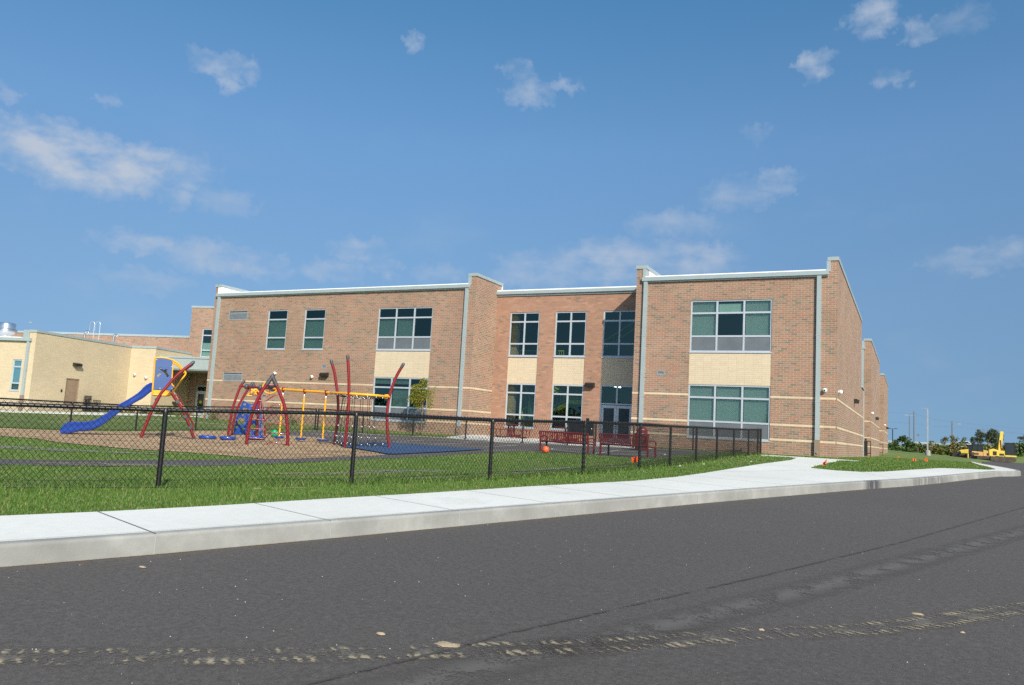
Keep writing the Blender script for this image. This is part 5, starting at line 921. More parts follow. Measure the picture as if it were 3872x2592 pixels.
for (x, y, lab) in ((-3.3,64.5,'dark grey gate panel with black frame beside the near end of the side wall'),(-3.25,91.5,'open black gate frame between the second and third side wings')):
    t = thing('side_gate', (x,y,-.6), lab, 'gate'); f = Fr((x,y),(1,0),(0,-1)); b = MB(); 
    for (p, q) in (((.0,-.7),(.0,.62)),((.62,-.7),(.62,.6)),((.0,.6),(.62,.6)),((0,-.3),(.62,-.3))): b.tube([f.p(p[0],p[1],0), f.p(q[0],q[1],0)], .03, 6)
    b.build('gate_frame', 'black', t)
    if y < 70: b = MB(); fbox(b, f, .03,.42,-.5,.62,.03,.06); b.build('kick_panel', 'darkmetal', t); b = MB(); b.sphere(f.p(.3,.72,0), .08, 8); b.build('latch_guard', 'black', t)

# ------------------------------------------------------------------ playground
def arr(k): return [np.array(p, float) for p in D[k]]
def tubepart(name, pts, r, m, par, n=10, sm=3):
    b = MB(); b.tube(smoothpts(pts, sm) if sm else pts, r, n); return b.build(name, m, par, smooth=True)
def capped(name, pts, r, par, m='red', cap='end'):
    """arched post with dark end cap, foot sunk in the ground"""
    P = smoothpts(pts, 4); d = nrm(P[0]-P[1]) if P[0][2] < P[-1][2] else nrm(P[-1]-P[-2])
    if P[0][2] < P[-1][2]: P = [P[0]+d*.1]+P
    else: P = P+[P[-1]+d*.1]
    b = MB(); b.tube(P, r, 12); o = b.build(name, m, par, smooth=True)
    if cap:
        e = P[-1] if P[-1][2] > P[0][2] else P[0]; q = P[-2] if P[-1][2] > P[0][2] else P[1]; t = nrm(e-q); c = MB()
        c.tube([e-t*.12, e-t*.01, e+t*.02, e+t*.07], [r+.004, r+.005, r+.002, r*.5], 12); c.build('end_cap', 'cap', o, smooth=True)
    return o
sl = thing('slide_tower', (-26.6,21.0,-1.08), 'blue curved slide with a red-legged platform, blue cut-out panel and yellow trim', 'slide')
top = arr('slide_top'); bot = arr('slide_bot')
def slide():
    # direction across the slide: away from the viewer
    ctr = top[5]; ax = nrm((ctr[0], ctr[1], 0)); n = 26; s = np.linspace(0, 1, n)
    def rs(P):
        P = np.array(smoothpts(P, 3)); L = np.r_[0, np.cumsum(np.linalg.norm(np.diff(P, axis=0), axis=1))]; L /= L[-1]; return np.stack([np.interp(s, L, P[:,k]) for k in range(3)], -1)
    T = rs(top); B = rs(bot); W = .62; vs = []; sec = []
    for i in range(n):
        t = T[i]; b_ = B[i]; up = t-b_; fl = b_+up*.30      # floor height of the chute
        o = -ax*W/2; f = ax*W/2
        prof = [b_+o*.78, b_+o*.92+up*.12, b_+o*1.0+up*.42, t+o*1.0-up*.30, t+o*1.10-up*.20, t+o*1.12-up*.06, t+o*1.02, t+o*.90-up*.05, t+o*.80-up*.22, fl+o*.72+up*.08, fl+o*.5,
                fl+f*.5, fl+f*.72+up*.08, t+f*.80-up*.22, t+f*.90-up*.05, t+f*1.02, t+f*1.12-up*.06, t+f*1.10-up*.20, t+f*1.0-up*.30, b_+f*1.0+up*.42, b_+f*.92+up*.12, b_+f*.78]
        vs += prof; m = len(prof)
    fs = [(i*m+k, (i+1)*m+k, (i+1)*m+(k+1) % m, i*m+(k+1) % m) for i in range(n-1) for k in range(m)] + [tuple(range(m)), tuple((n-1)*m+k for k in range(m-1,-1,-1))]
    b = MB(); b.add(vs, fs); b.build('chute', 'blue', sl, smooth=True)
slide()
axb = nrm((-26, 21.4, 0)); dep = axb*1.25
def tower():
    O = arr('box_outer'); BL = arr('box_blue'); VO = arr('box_void')
    for side, sh in (('a', 0.0), ('b', 1.0)):
        o = axb*(sh*1.25)
        b = MB(); b.tube([p+o for p in smoothpts(O+[O[0]], 2)[:-1]], .032, 8, closed=True); b.tube([p+o for p in [VO[0],VO[8]+(VO[0]-VO[8])*.98] ], .001, 3)
        b.tube([p+o for p in smoothpts([VO[i] for i in (0,13,12,11,10,9,8)], 2)], .024, 8); fr_ = b.build('panel_trim', 'yellow', sl, smooth=True)
        # blue board with the crossed cut-out, built by boolean-free strips
        bm = bmesh.new()
        ou = nrm((axb[1], -axb[0], 0)); org = BL[0]; loc = lambda p: (float(np.dot(p-org, ou)), float(p[2]-org[2]))
        from mathutils.geometry import tessellate_polygon, delaunay_2d_cdt
        outer = [Vector(loc(p)) for p in BL]
        holes = []
        for key, w in (('x1', .055), ('x2', .05), ('x3', .05)):
            q = [np.array(loc(p)) for p in arr(key)]; L_ = []; R__ = []
            for i in range(len(q)):
                t = nrm(q[min(i+1,len(q)-1)]-q[max(i-1,0)]); nn = np.array([-t[1], t[0]]); L_.append(q[i]+nn*w); R__.append(q[i]-nn*w)
            holes.append([Vector(p) for p in L_+R__[::-1]])
        vs = list(outer); ed = [(i, (i+1) % len(outer)) for i in range(len(outer))]
        for h in holes: s0 = len(vs); vs += h; ed += [(s0+i, s0+(i+1) % len(h)) for i in range(len(h))]
        ov, _, of, _, _, _ = delaunay_2d_cdt(vs, ed, [], 0, 1e-5)
        def ins(pt, poly): return bool(inpoly(np.array([pt[0]]), np.array([pt[1]]), [tuple(p) for p in poly])[0])
        fc = []
        for f in of:
            c = sum((ov[i] for i in f), Vector((0,0)))/len(f)
            if ins(c, outer) and not any(ins(c, h) for h in holes): fc.append(f)
        b = MB(); P3 = [org+ou*v.x+np.array([0,0,v.y])+o for v in ov]; n = len(P3); th = axb*.022
        b.add(P3+[p+th for p in P3], [tuple(f) for f in fc]+[tuple(n+i for i in f[::-1]) for f in fc])
        bd = {}
        for f in fc:
            for i in range(len(f)): e = (f[i], f[(i+1) % len(f)]); bd[e] = 1
        b.f += [(e[0], e[1], n+e[1], n+e[0]) for e in bd if (e[1], e[0]) not in bd]
        brd = b.build('side_board', 'bluepanel', sl)
        if side == 'a':
            c = MB(); 
            for i in (0, 6, 13, 11): p = BL[i]*1.0; cc = np.mean(BL, axis=0); p = p+(cc-p)*.08-axb*.006; c.lathe(p, [(.016,0),(.016,.008)], 8, axis=axb)
            c.build('bolt', 'link', brd)
            tx = bpy.data.curves.new('lettering', 'FONT'); tx.body = 'space'; tx.size = .17; tx.extrude = .002; tx.align_x = 'CENTER'; M['emboss'] = mat('embossed_blue', (.035,.09,.27), .5); to = bpy.data.objects.new('lettering', tx); COL.objects.link(to)
            c = (arr('x1')[2])+np.array([0,0,-.42])-axb*.004; to.matrix_world = Matrix(((ou[0],0,-axb[0],c[0]),(ou[1],0,-axb[1],c[1]),(0,1,0,c[2]),(0,0,0,1)))
            dg = bpy.context.evaluated_depsgraph_get(); me = bpy.data.meshes.new_from_object(to.evaluated_get(dg)); mw = to.matrix_world.copy(); bpy.data.objects.remove(to); me.transform(Matrix.Translation(-Vector(sl.location)) @ mw); me.materials.clear(); me.materials.append(M['emboss']); o2 = bpy.data.objects.new('lettering', me); COL.objects.link(o2); o2.parent = brd
    # yellow tray under the floor and the deck
    b = MB(); Y = [O[i] for i in (20,19,18,17,16,15,14)]; inner = [BL[14], BL[13], BL[12], BL[11]]
    poly = [O[20], O[19], O[18], O[17], O[16], O[15], O[14], BL[11]+np.array([0,0,-.03]), BL[13]+np.array([0,0,-.03]), BL[14]+np.array([0,0,-.03])]
    b.prism(poly, axb*.05); b.prism([p+axb*1.2 for p in poly], axb*.05); b.build('tray_skirt', 'yellow', sl)
    z = BL[13][2]-.02; a = BL[14]; c = BL[11]; b = MB(); b.add([(a[0],a[1],z),(c[0],c[1],z),(c[0]+dep[0],c[1]+dep[1],z),(a[0]+dep[0],a[1]+dep[1],z),(a[0],a[1],z-.06),(c[0],c[1],z-.06),(c[0]+dep[0],c[1]+dep[1],z-.06),(a[0]+dep[0],a[1]+dep[1],z-.06)], [(0,1,2,3),(7,6,5,4),(0,4,5,1),(1,5,6,2),(2,6,7,3),(3,7,4,0)]); b.build('deck', 'cap', sl)
    # exit hood round the top of the slide
tower()
an = arr('arch_near'); capped('arch_leg', an, .058, sl)
an2 = [p+axb*1.55 for p in an]; capped('arch_leg', an2, .058, sl)
ln = arr('ladder_near'); lf = [p+axb*.75 for p in ln]
for q in (ln, lf): capped('ladder_rail', q, .05, sl, cap=None)
for k, (i, f) in enumerate(((1,.25),(3,.45),(5,.0),(6,.95))):
    p = ln[i]+(ln[i+1]-ln[i])*f if i < 7 else ln[i]; b = MB(); b.lathe(p-axb*.06, [(.07,0),(.085,.03),(.085,.10),(.07,.13)], 12, axis=axb); b.build('clamp', 'cap', sl, smooth=True); b = MB(); b.tube([p, p+axb*.75], .022, 8); b.build('rung', 'red', sl, smooth=True)
for h in ('hand1','hand2'): tubepart('handrail', arr(h), .020, 'red', sl, 8)
for h in ('hand1','hand2'): tubepart('handrail', [p+axb*.75 for p in arr(h)], .020, 'red', sl, 8)
p = arr('arch_near')[5]; b = MB(); b.lathe(p+axb*.02-np.array([0,0,-.05]), [(.06,0),(.075,.02),(.075,.25),(.05,.30)], 10, axis=axb); b.build('clamp', 'cap', sl, smooth=True)

cl = thing('climbing_frame', (-22,24,-1.0), 'large red arched climbing frame with yellow beam, blue holed wall and hanging rope net', 'climbing frame')
capped('arch_leg', arr('L1'), .056, cl)
L2a = arr('L2a'); L2b = arr('L2b'); capped('arch_leg', L2a, .056, cl, cap=None); capped('arch_leg', L2b[::-1], .056, cl, cap=None); capped('arch_leg', arr('C1')[::-1], .056, cl, cap=None)
def apex(p, l, r, s=.30):
    P = [p+nrm(l-p)*s, p+nrm(l-p)*.06+np.array([0,0,.01]), p+np.array([0,0,.03]), p+nrm(r-p)*.06+np.array([0,0,.01]), p+nrm(r-p)*s]; b = MB(); b.tube(smoothpts(P, 3), .072, 12); b.build('apex_cap', 'cap', cl, smooth=True)
apex(L2a[-1], L2a[-3], L2b[2]); A1 = arr('A1'); A2 = arr('A2'); capped('arch_leg', A1, .060, cl, cap=None); capped('arch_leg', A2[::-1], .060, cl, cap=None); apex(A1[-1], A1[-3], A2[2], .33)
for r in D['rungs']: tubepart('rung', [np.array(p) for p in r], .019, 'red', cl, 8, 3)
tubepart('top_dish', arr('topdish'), .035, 'red', cl, 8)
d = arr('topdish')[1]; b = MB(); b.lathe(d+np.array([0,0,-.15]), [(.01,0),(.09,.05),(.15,.10),(.16,.14),(.02,.15)], 14); b.build('drum', 'cap', cl, smooth=True)
S_, E_ = arr('beam'); bt = D['beam_t']; BP = lambda t: S_+(E_-S_)*t
b = MB(); b.tube([BP(-.02), BP(bt[2])], .048, 10); b.build('beam_red', 'red', cl, smooth=True)
b = MB(); b.tube([BP(bt[2]), BP(1.0)], .055, 10); b.build('beam_yellow', 'yellow', cl, smooth=True)
bd_ = nrm(E_-S_)
for k in (0,1,2): b = MB(); c = BP(bt[k]); b.lathe(c-bd_*.07, [(.08,0),(.115,.02),(.115,.11),(.08,.14)], 12, axis=bd_); b.build('collar', 'cap', cl, smooth=True)
# climbing wall with round holes
def holed():
    from mathutils.geometry import delaunay_2d_cdt
    Pn = arr('panel'); ax = nrm((Pn[5][0], Pn[5][1], 0)); ou = np.array([ax[1], -ax[0], 0]); org = Pn[0]; loc = lambda p: (float(np.dot(np.array(p)-org, ou)), float(p[2]-org[2]))
    outer = [Vector(loc(p)) for p in Pn]; hs = []
    for c, r in D['holes']:
        cx, cz = loc(c); hs.append([Vector((cx+r*math.cos(a), cz+r*math.sin(a))) for a in np.linspace(0, 2*math.pi, 17)[:-1]])
    vs = list(outer); ed = [(i, (i+1) % len(outer)) for i in range(len(outer))]
    for h in hs: s0 = len(vs); vs += h; ed += [(s0+i, s0+(i+1) % len(h)) for i in range(len(h))]
    ov, _, of, _, _, _ = delaunay_2d_cdt(vs, ed, [], 0, 1e-5); fc = []
    ip = lambda c, poly: bool(inpoly(np.array([c[0]]), np.array([c[1]]), [tuple(p) for p in poly])[0])
    for f in of:
        c = sum((ov[i] for i in f), Vector((0,0)))/len(f)
        if ip(c, outer) and not any(ip(c, h) for h in hs): fc.append(f)
    W = max(v.x for v in ov); bend = lambda x: ax*(.25*math.sin(math.pi*x/W))
    b = MB(); P3 = [org+ou*v.x+np.array([0,0,v.y])+bend(v.x) for v in ov]; n = len(P3); th = ax*.03; b.add(P3+[p+th for p in P3], [tuple(f) for f in fc]+[tuple(n+i for i in f[::-1]) for f in fc]); bd = {}
    for f in fc:
        for i in range(len(f)): bd[(f[i], f[(i+1) % len(f)])] = 1
    b.f += [(e[0], e[1], n+e[1], n+e[0]) for e in bd if (e[1], e[0]) not in bd]; pn = b.build('climbing_wall', 'climbblue', cl)
    b = MB()
    for x in (W*.42, W*.80): P = [org+ou*x+np.array([0,0,z])+bend(x)-ax*.02 for z in (0,.5,1.0,1.45)]; b.tube(P, .035, 8)
    b.build('wall_rib', 'climbblue', pn, smooth=True)
holed()
for k in (arr('frame_red'),): tubepart('hanging_frame', k, .022, 'red', cl, 8, 0)
for q in D['yellowx']: tubepart('yellow_rung', [np.array(p) for p in q], .028, 'yellow', cl, 8, 0)
w = arr('wheel'); c = np.array([w[1][0]+.35, w[1][1]+.05, w[0][2]+.02]); b = MB(); b.tube([c+np.array([.32*math.cos(a), .30*math.cos(a)*.3, .26*math.sin(a)]) for a in np.linspace(0, 2*math.pi, 25)[:-1]], .03, 8, closed=True); b.build('steering_wheel', 'yellow', cl, smooth=True)
# chains hanging by the climbing wall
for dx in (0.0, .12, .24, .36):
    x, y = -26.3+dx, 27.0-dx*.2; b = MB(); n = 34
    for i in range(n): z = 1.0-i*.056; (b.obox((x+.04*math.sin(i*.5+dx*9), y, z), (.010,0,0) if i % 2 else (0,.010,0), (0,0,.022), (0,.004,0) if i % 2 else (.004,0,0)))
    b.build('chain', 'link', cl)
# hanging pod steps
for i, (x, y) in enumerate(D['pods']):
    t = bt[3+i]; top_ = BP(t); zg = g1(x, y); # pole hangs straight from the beam
    x, y = top_[0], top_[1]; zg = g1(x, y)+.02
    b = MB(); b.tube([(x,y,zg+.16),(x,y,top_[2]-.24)], .034, 10); po = b.build('pod_pole', 'yellow', cl, smooth=True)
    b = MB(); b.lathe((x,y,top_[2]-.24), [(.035,0),(.045,.02),(.03,.08),(.02,.10)], 10); b.build('swivel', 'link', po, smooth=True)
    b = MB(); b.lathe((x,y,top_[2]-.14), [(.03,0),(.04,.04),(.065,.10),(.065,.22)], 10); b.build('clamp', 'red', po, smooth=True)
    b = MB(); b.lathe((x,y,zg+.08), [(.12,0),(.20,.02),(.225,.05),(.22,.08),(.05,.10)], 18); b.build('foot_disc', 'blue', po, smooth=True)
# net climber
P1, P2, P3 = arr('P1'), arr('P2'), arr('P3')
for q in (P1, P2, P3): capped('arch_leg', q, .056, cl)
def near_z(P, z):
    P = np.array(smoothpts(P, 6)); return P[np.argmin(abs(P[:,2]-z))]
R1, R2, R3 = near_z(P1,1.02), near_z(P2,1.0), near_z(P3,.97); cen = (R1+R2+R3)/3
def bow(a, b_, k, n=9):
    m = (a+b_)/2; o = nrm((m-cen)*np.array([1,1,0]))*k; return [a+(b_-a)*t+o*math.sin(math.pi*t) for t in np.linspace(0,1,n)]
RC = bow(R1,R2,.45)[:-1]+bow(R2,R3,.45)[:-1]+bow(R3,R1,.45)[:-1]
b = MB(); b.tube(smoothpts(RC+[RC[0]],2)[:-1], .045, 10, closed=True); b.build('ring', 'yellow', cl, smooth=True)
b = MB(); e = R3; b.lathe(e-nrm(e-cen)*.22, [(.05,0),(.09,.05),(.10,.16),(.06,.22)], 10, axis=nrm(e-cen)); b.build('ring_bracket', 'yellow', cl, smooth=True)
def net():
    b = MB(); lk = MB(); zb = -.86; ring = smoothpts(RC+[RC[0]],2)[:-1]; n = len(ring); lower = []
    for p in ring: q = cen+(p-cen)*.72; lower.append(np.array([q[0], q[1], zb]))
    mid = [np.array([cen[0]+(p[0]-cen[0])*.55, cen[1]+(p[1]-cen[1])*.55, cen[2]-.13+.0*i]) for i, p in enumerate(ring)]
    b.tube(lower, .011, 5, closed=True); b.tube(mid, .011, 5, closed=True)
    for i in range(0, n, 3): b.tube([ring[i], mid[(i+1) % n]], .010, 5); b.tube([ring[i], mid[(i-1) % n]], .010, 5); lk.sphere(mid[i], .028, 8); lk.sphere(ring[i]-np.array([0,0,.06]), .026, 8)
    for i in range(1, n, 4):
        p, q = mid[i], lower[i]; b.tube([p, q], .010, 5)
        for f in (0,.35,.62,.85,1): lk.sphere(p+(q-p)*f, .026, 8)
    for f in (.35,.62):
        pts = [mid[i]+(lower[i]-mid[i])*f for i in range(1, n, 4)]; b.tube(pts[:4], .009, 5); b.tube(pts[5:8], .009, 5)
    for P in (P1,P2,P3):
        q = near_z(P, -.75); j = int(np.argmin([np.linalg.norm(l-q) for l in lower])); b.tube([q, lower[j]], .011, 5); b.tube([q, lower[(j+3) % n]], .011, 5); lk.sphere(q+(lower[j]-q)*.5, .028, 8)
    c0 = np.array([cen[0], cen[1], zb-.05])
    for i in range(0, n, 6): b.tube([lower[i], c0], .010, 5); lk.sphere(lower[i]+(c0-lower[i])*.5, .026, 8)
    nt = b.build('rope_net', 'rope', cl); lk.build('rope_connector', 'link', nt, smooth=True)
net()
# free-standing step discs
for i, ((x, y), r, lab) in enumerate(zip(D['discs'], (.33,.31,.38), ('low round blue step nearest the ladder of the slide','low round blue step beside the foot of the leftmost red arch','wide round blue step under the near red arch'))):
    z = g1(x, y); t = thing('step_pod', (x, y, z), lab, 'step', 'round blue steps standing in the mulch')
    b = MB(); b.lathe((x,y,z), [(r*.6,-.05),(r*.75,.03),(r,.06),(r+.01,.12),(r*.95,.155),(r*.4,.165)], 22); b.build('tread', 'blue', t, smooth=True); b = MB(); b.lathe((x,y,z-.05), [(.09,0),(.09,.14)], 12); b.build('stem', 'cap', t, smooth=True)
for (k, m, r, lab) in (('green','ballg',.17,'green rubber ball lying on the mulch behind the climbing frame'),('orange','ballo',.135,'orange rubber ball on the court edge below the left bench')):
    x, y = D[k][0]; o = MB().sphere((x,y,g1(x,y)+r+.01), r, 20).build('ball', m, None, smooth=True); tag(o, lab, 'ball')

# ------------------------------------------------------------------ benches, tables, bin
def bench():
    W = 2.08; t = thing('park_bench', (0,0,0), 'x', 'bench', 'dark red steel benches on the court edge')
    for i, x in enumerate((0, W)):
        b = MB(); b.bar((x,.0,0),(x,-.02,.46),.06,.05); b.bar((x,-.02,.46),(x,-.10,.80),.055,.045); b.build('back_leg', 'maroon', t)
        b = MB(); b.bar((x,.52,0),(x,.50,.40),.06,.05); b.bar((x,0,.40),(x,.52,.40),.045,.045); b.build('front_leg', 'maroon' if i else 'black', t)
        b = MB(); b.tube(smoothpts([(x,-.05,.58),(x,.2,.63),(x,.42,.62),(x,.52,.55),(x,.51,.40)],3), .028, 8); b.build('armrest', 'maroon', t, smooth=True)
    b = MB(); b.tube([(-.03,-.10,.80),(W+.03,-.10,.80)], .024, 8); b.tube([(-.0,-.015,.44),(W,-.015,.44)], .02, 8); n = 26
    for k in range(1, n): x = W*k/n; b.bar((x,-.015,.44),(x,-.10,.80),.045,.008,up=(0,1,0))
    b.build('backrest', 'maroon', t)
    b = MB(); b.tube([(0,.52,.41),(W,.52,.41)], .022, 8)
    for k in range(1, n): x = W*k/n; b.bar((x,.0,.44),(x,.52,.42),.045,.008)
    b.build('seat', 'maroon', t); return t
bn = bench(); x, y = D['bench1'][0]; z = g1(x, y); bn.location = (x,y,z); bn.rotation_euler = (0,0,math.atan2(-.16,2.04)); bn['label'] = 'dark red slatted metal bench on the left, behind the orange ball'
x, y = D['bench2'][0]; z = g1(x, y); dup(bn, (x,y,z), math.atan2(-.80,2.15)+.08, 'dark red slatted metal bench on the right, in front of the double doors')
def table():
    t = thing('picnic_table', (0,0,0), 'x', 'picnic table', 'dark red picnic tables by the entrance wall')
    b = MB(); b.box(-.62,-.62,.74,.62,.62,.77); b.build('table_top', 'maroon', t)
    for i, (sx, sy) in enumerate(((1,0),(-1,0),(0,1),(0,-1))):
        c = np.array([sx, sy, 0])*1.02; u = np.array([-sy, sx, 0]); 
        b = MB(); b.obox(c+np.array([0,0,.45]), u*.45, np.array([sx,sy,0])*.15, (0,0,.018)); b.build('seat', 'maroon', t)
        b = MB(); q = u*.3; b.tube(smoothpts([c*.16+q*.3+np.array([0,0,.72]), c*.2+q*.5+np.array([0,0,.12]), c*.5+q+np.array([0,0,.02]), c*.95+q+np.array([0,0,.08]), c+q+np.array([0,0,.44])],3), .024, 8)
        q = -q; b.tube(smoothpts([c*.16+q*.3+np.array([0,0,.72]), c*.2+q*.5+np.array([0,0,.12]), c*.5+q+np.array([0,0,.02]), c*.95+q+np.array([0,0,.08]), c+q+np.array([0,0,.44])],3), .024, 8); b.build('leg', 'maroon', t, smooth=True)
    return t
zp = lambda x, y: g1(x, y)+.035
tb = table(); tb.location = (-20.55,40.9,zp(-20.55,40.9)); tb.rotation_euler = (0,0,.15); tb['label'] = 'dark red picnic table below the left entrance window, in full view'
dup(tb, (-17.0,40.9,zp(-17.0,40.9)), .1, 'dark red picnic table half hidden behind the left bench')
x, y = TRASH; z = g1(x, y); t = thing('trash_bin', (x,y,z), 'dark red slatted trash bin with shiny domed lid behind the right bench', 'trash bin')
b = MB(); b.lathe((x,y,z), [(.26,.02),(.27,.08),(.28,.62)], 20); bd = b.build('liner', 'black', t, smooth=True)
b = MB()
for k in range(26): a = 2*math.pi*k/26; b.bar((x+.29*math.cos(a), y+.29*math.sin(a), z+.04), (x+.33*math.cos(a), y+.33*math.sin(a), z+.72), .045, .012, up=(math.cos(a), math.sin(a), 0))
b.build('slats', 'maroon', t)
b = MB(); b.lathe((x,y,z+.72), [(.34,0),(.36,.02),(.36,.06),(.27,.08),(.26,.18),(.27,.20),(.24,.30),(.15,.38),(.04,.41)], 22); b.build('domed_lid', 'maroon', t, smooth=True)
# black crates by the brown door
for i, (v, u, n, lab) in enumerate(((47.75,-41.75,4,'tall stack of black plastic crates beside the brown door'),(48.45,-41.7,3,'lower stack of black plastic crates, right of the taller stack'))):
    pass
def crate(x, y, z, lab):
    t = thing('plastic_crate', (x,y,z), lab, 'crate', 'black crates by the brown door', rz=TH); b = MB(); a = np.array([CT,ST,0])*.17; c = np.array([-ST,CT,0])*.17; o = np.array([x,y,z])
    b2 = MB(); s = .34; h = .27
    for (dx, dy, wx, wy) in ((0,-1,1,0),(0,1,1,0),(-1,0,0,1),(1,0,0,1)):
        for zz, hh in ((.02,.02),(.25,.02),(.13,.012)): b2.obox((dx*.17, dy*.17, zz), (wx*.17+.008*(1-wx), 0, 0), (0, wy*.17+.008*(1-wy), 0), (0,0,hh))
        for k in (-1,-.33,.33,1): b2.obox((dx*.17+wx*k*.16, dy*.17+wy*k*.16, .135), (.012,0,0), (0,.012,0), (0,0,.13))
    b2.box(-.17,-.17,0,.17,.17,.015); o2 = bpy.data.meshes.new('shell'); o2.from_pydata(b2.v, [], b2.f); o2.materials.append(M['blackplastic']); ob = bpy.data.objects.new('shell', o2); COL.objects.link(ob); ob.parent = t; return t
levels = ['bottom','second','third','topmost']
x0, y0 = rot(-41.95, 47.65); zc = g1(x0, y0)+.03; first = crate(x0, y0, zc, 'black plastic crate at the bottom of the taller stack by the brown door')
for k in range(1, 4): dup(first, (x0+.01*k, y0, zc+.272*k), TH+.03*k, 'black plastic crate, %s of the taller stack beside the brown door' % ('second from the bottom','third from the bottom','topmost')[k-1])
x1, y1 = rot(-41.85, 48.45)
for k in range(3): dup(first, (x1, y1, zc+.272*k), TH-.04*k, 'black plastic crate, %s of the lower stack right of the taller one' % ('bottom','middle','topmost')[k])

# ------------------------------------------------------------------ marker flags
def flag(x, y, s, lab, rz, wilt=0.):
    z = g1(x, y); w = inpoly(np.array([x]), np.array([y]), WALK)[0]
    t = thing('marker_flag', (x,y,z), lab, 'marker flag', 'orange marker flags in the grass'); h = .15*s+.10; b = MB(); b.tube([(x,y,z-.03),(x,y,z+h)], .002+.0006*s, 5); b.build('wire_stem', 'galv', t)
    c, s_ = math.cos(rz), math.sin(rz); b = MB(); vs = []
    for i in range(6):
        for j in range(2): u = i/5*.13*s; dy = .022*math.sin(i*1.5)*s; vs.append((x+c*u-s_*dy, y+s_*u+c*dy, z+h-(.10*s*j)*(1-.25*(i == 5))-wilt*u))
    b.add(vs, [(i*2,i*2+2,i*2+3,i*2+1) for i in range(5)]); b.build('flag_cloth', 'orange', t)
flag(-6.70,21.2,1.6,'orange marker flag in front of a near fence post',math.pi-.4,.25)
flag(-2.38,27.0,1.1,'orange marker flag at the left tip of the right lawn beside the path',math.pi-.6,.9)
flag(-.70,60,.8,'small orange marker flag farthest left on the right lawn, near the side wing',2.9,.2)
flag(.18,38,.9,'orange marker flag lower left of the pair near the far light pole',2.9,.1)
flag(.56,41,.85,'orange marker flag upper right of the pair near the far light pole',.3,.3)
flag(.95,60,.9,'orange marker flag behind the pair, farthest up the right lawn',2.6,.1)
M['rock'] = mat('dry_stone', (.34,.27,.20), .95, 0, .2, 6, bump=.6)
x, y = STONE; z = g1(x, y); b = MB(); b.lathe((x,y,z-.02), [(.001,-.16),(.035,-.12),(.055,-.05),(.05,.04),(.03,.12),(.001,.17)], 9, axis=nrm((.87,.5,.05))); o = b.build('stone', 'rock', None, smooth=False); tag(o, 'flat brown stone in the grass between fence and sidewalk', 'stone')

# ------------------------------------------------------------------ plants
def leaves(clumps, n, size, par, m, name='crown', flat=.5):
    """leaf faces scattered through the volume of a set of clumps (x,y,z,rx,ry,rz)"""
    C = np.array(clumps, float); wgt = C[:,3]*C[:,4]*C[:,5]; wgt = wgt/wgt.sum(); k = RNG.choice(len(C), n, p=wgt); d = RNG.normal(size=(n,3)); d /= np.linalg.norm(d, axis=1)[:,None]; r = RNG.random(n)**.42
    P = C[k,:3]+d*r[:,None]*C[k,3:6]; a = RNG.normal(size=(n,3)); a /= np.linalg.norm(a, axis=1)[:,None]; b = np.cross(a, RNG.normal(size=(n,3))); b /= np.linalg.norm(b, axis=1)[:,None]
    s = size*RNG.uniform(.6, 1.3, n)[:,None]; V = np.stack([P-a*s, P+b*s*flat, P+a*s, P-b*s*flat], 1).reshape(-1,3); F = np.arange(n*4).reshape(n,4); return raw(name, V, F, m, par)
def clumpset(x, y, z, rx, rz, n, cr):
    out = []
    for _ in range(n):
        a = RNG.uniform(0, 2*math.pi); q = RNG.random()**.5; h = RNG.uniform(-1, 1); out.append((x+rx*q*math.cos(a)*math.sqrt(max(0,1-h*h*.8)), y+rx*q*math.sin(a)*math.sqrt(max(0,1-h*h*.8)), z+rz*h, cr*RNG.uniform(.7,1.3), cr*RNG.uniform(.7,1.3), cr*RNG.uniform(.6,1.1)))
    return out
def limbs(b, x, y, z0, z1, r, n, spread):
    b.tube(smoothpts([(x,y,z0-.1),(x+.02,y,z0+(z1-z0)*.35),(x-.02,y+.02,z0+(z1-z0)*.7),(x,y,z1)],3), [r*(1-.75*i/9) for i in range(10)], 7)
    for k in range(n):
        a = k*2.4+.3; f = .35+.5*k/n; zb = z0+(z1-z0)*f; L = spread*(1.15-f*.6); b.tube(smoothpts([(x,y,zb),(x+math.cos(a)*L*.45,y+math.sin(a)*L*.45,zb+L*.55),(x+math.cos(a)*L*.8,y+math.sin(a)*L*.8,zb+L*1.35)],2), [r*.42,r*.34,r*.26,r*.18,r*.1], 5)
# young tree before the left wing
x, y = -25.0, 38.3; z = g1(x, y); t = thing('young_tree', (x,y,z), 'young yellow-green tree in front of the left wing window', 'tree')
b = MB(); limbs(b, x, y, z, 2.2, .045, 9, .75); b.build('trunk', 'bark', t, smooth=True)
cs = [(-25.45,38.3,1.95,.42,.42,.38),(-25.55,38.2,1.45,.38,.38,.35),(-25.1,38.4,2.35,.28,.28,.36),(-24.75,38.3,1.75,.30,.3,.42),(-25.15,38.2,1.45,.34,.34,.30),(-24.55,38.4,1.2,.20,.2,.35),(-24.3,38.3,1.75,.13,.13,.45),(-25.3,38.35,1.05,.35,.3,.2),(-25.75,38.3,1.85,.16,.16,.3),(-24.2,38.3,2.1,.06,.06,.22)]
leaves(cs, 2700, .046, t, 'leaf_y')
b = MB(); b.lathe((x+.02,y,z+.9), [(.05,0),(.055,.1),(.05,.2)], 8); M['tape'] = mat('green_tie', (.10,.35,.12), .6); b.build('trunk_tie', 'tape', t)
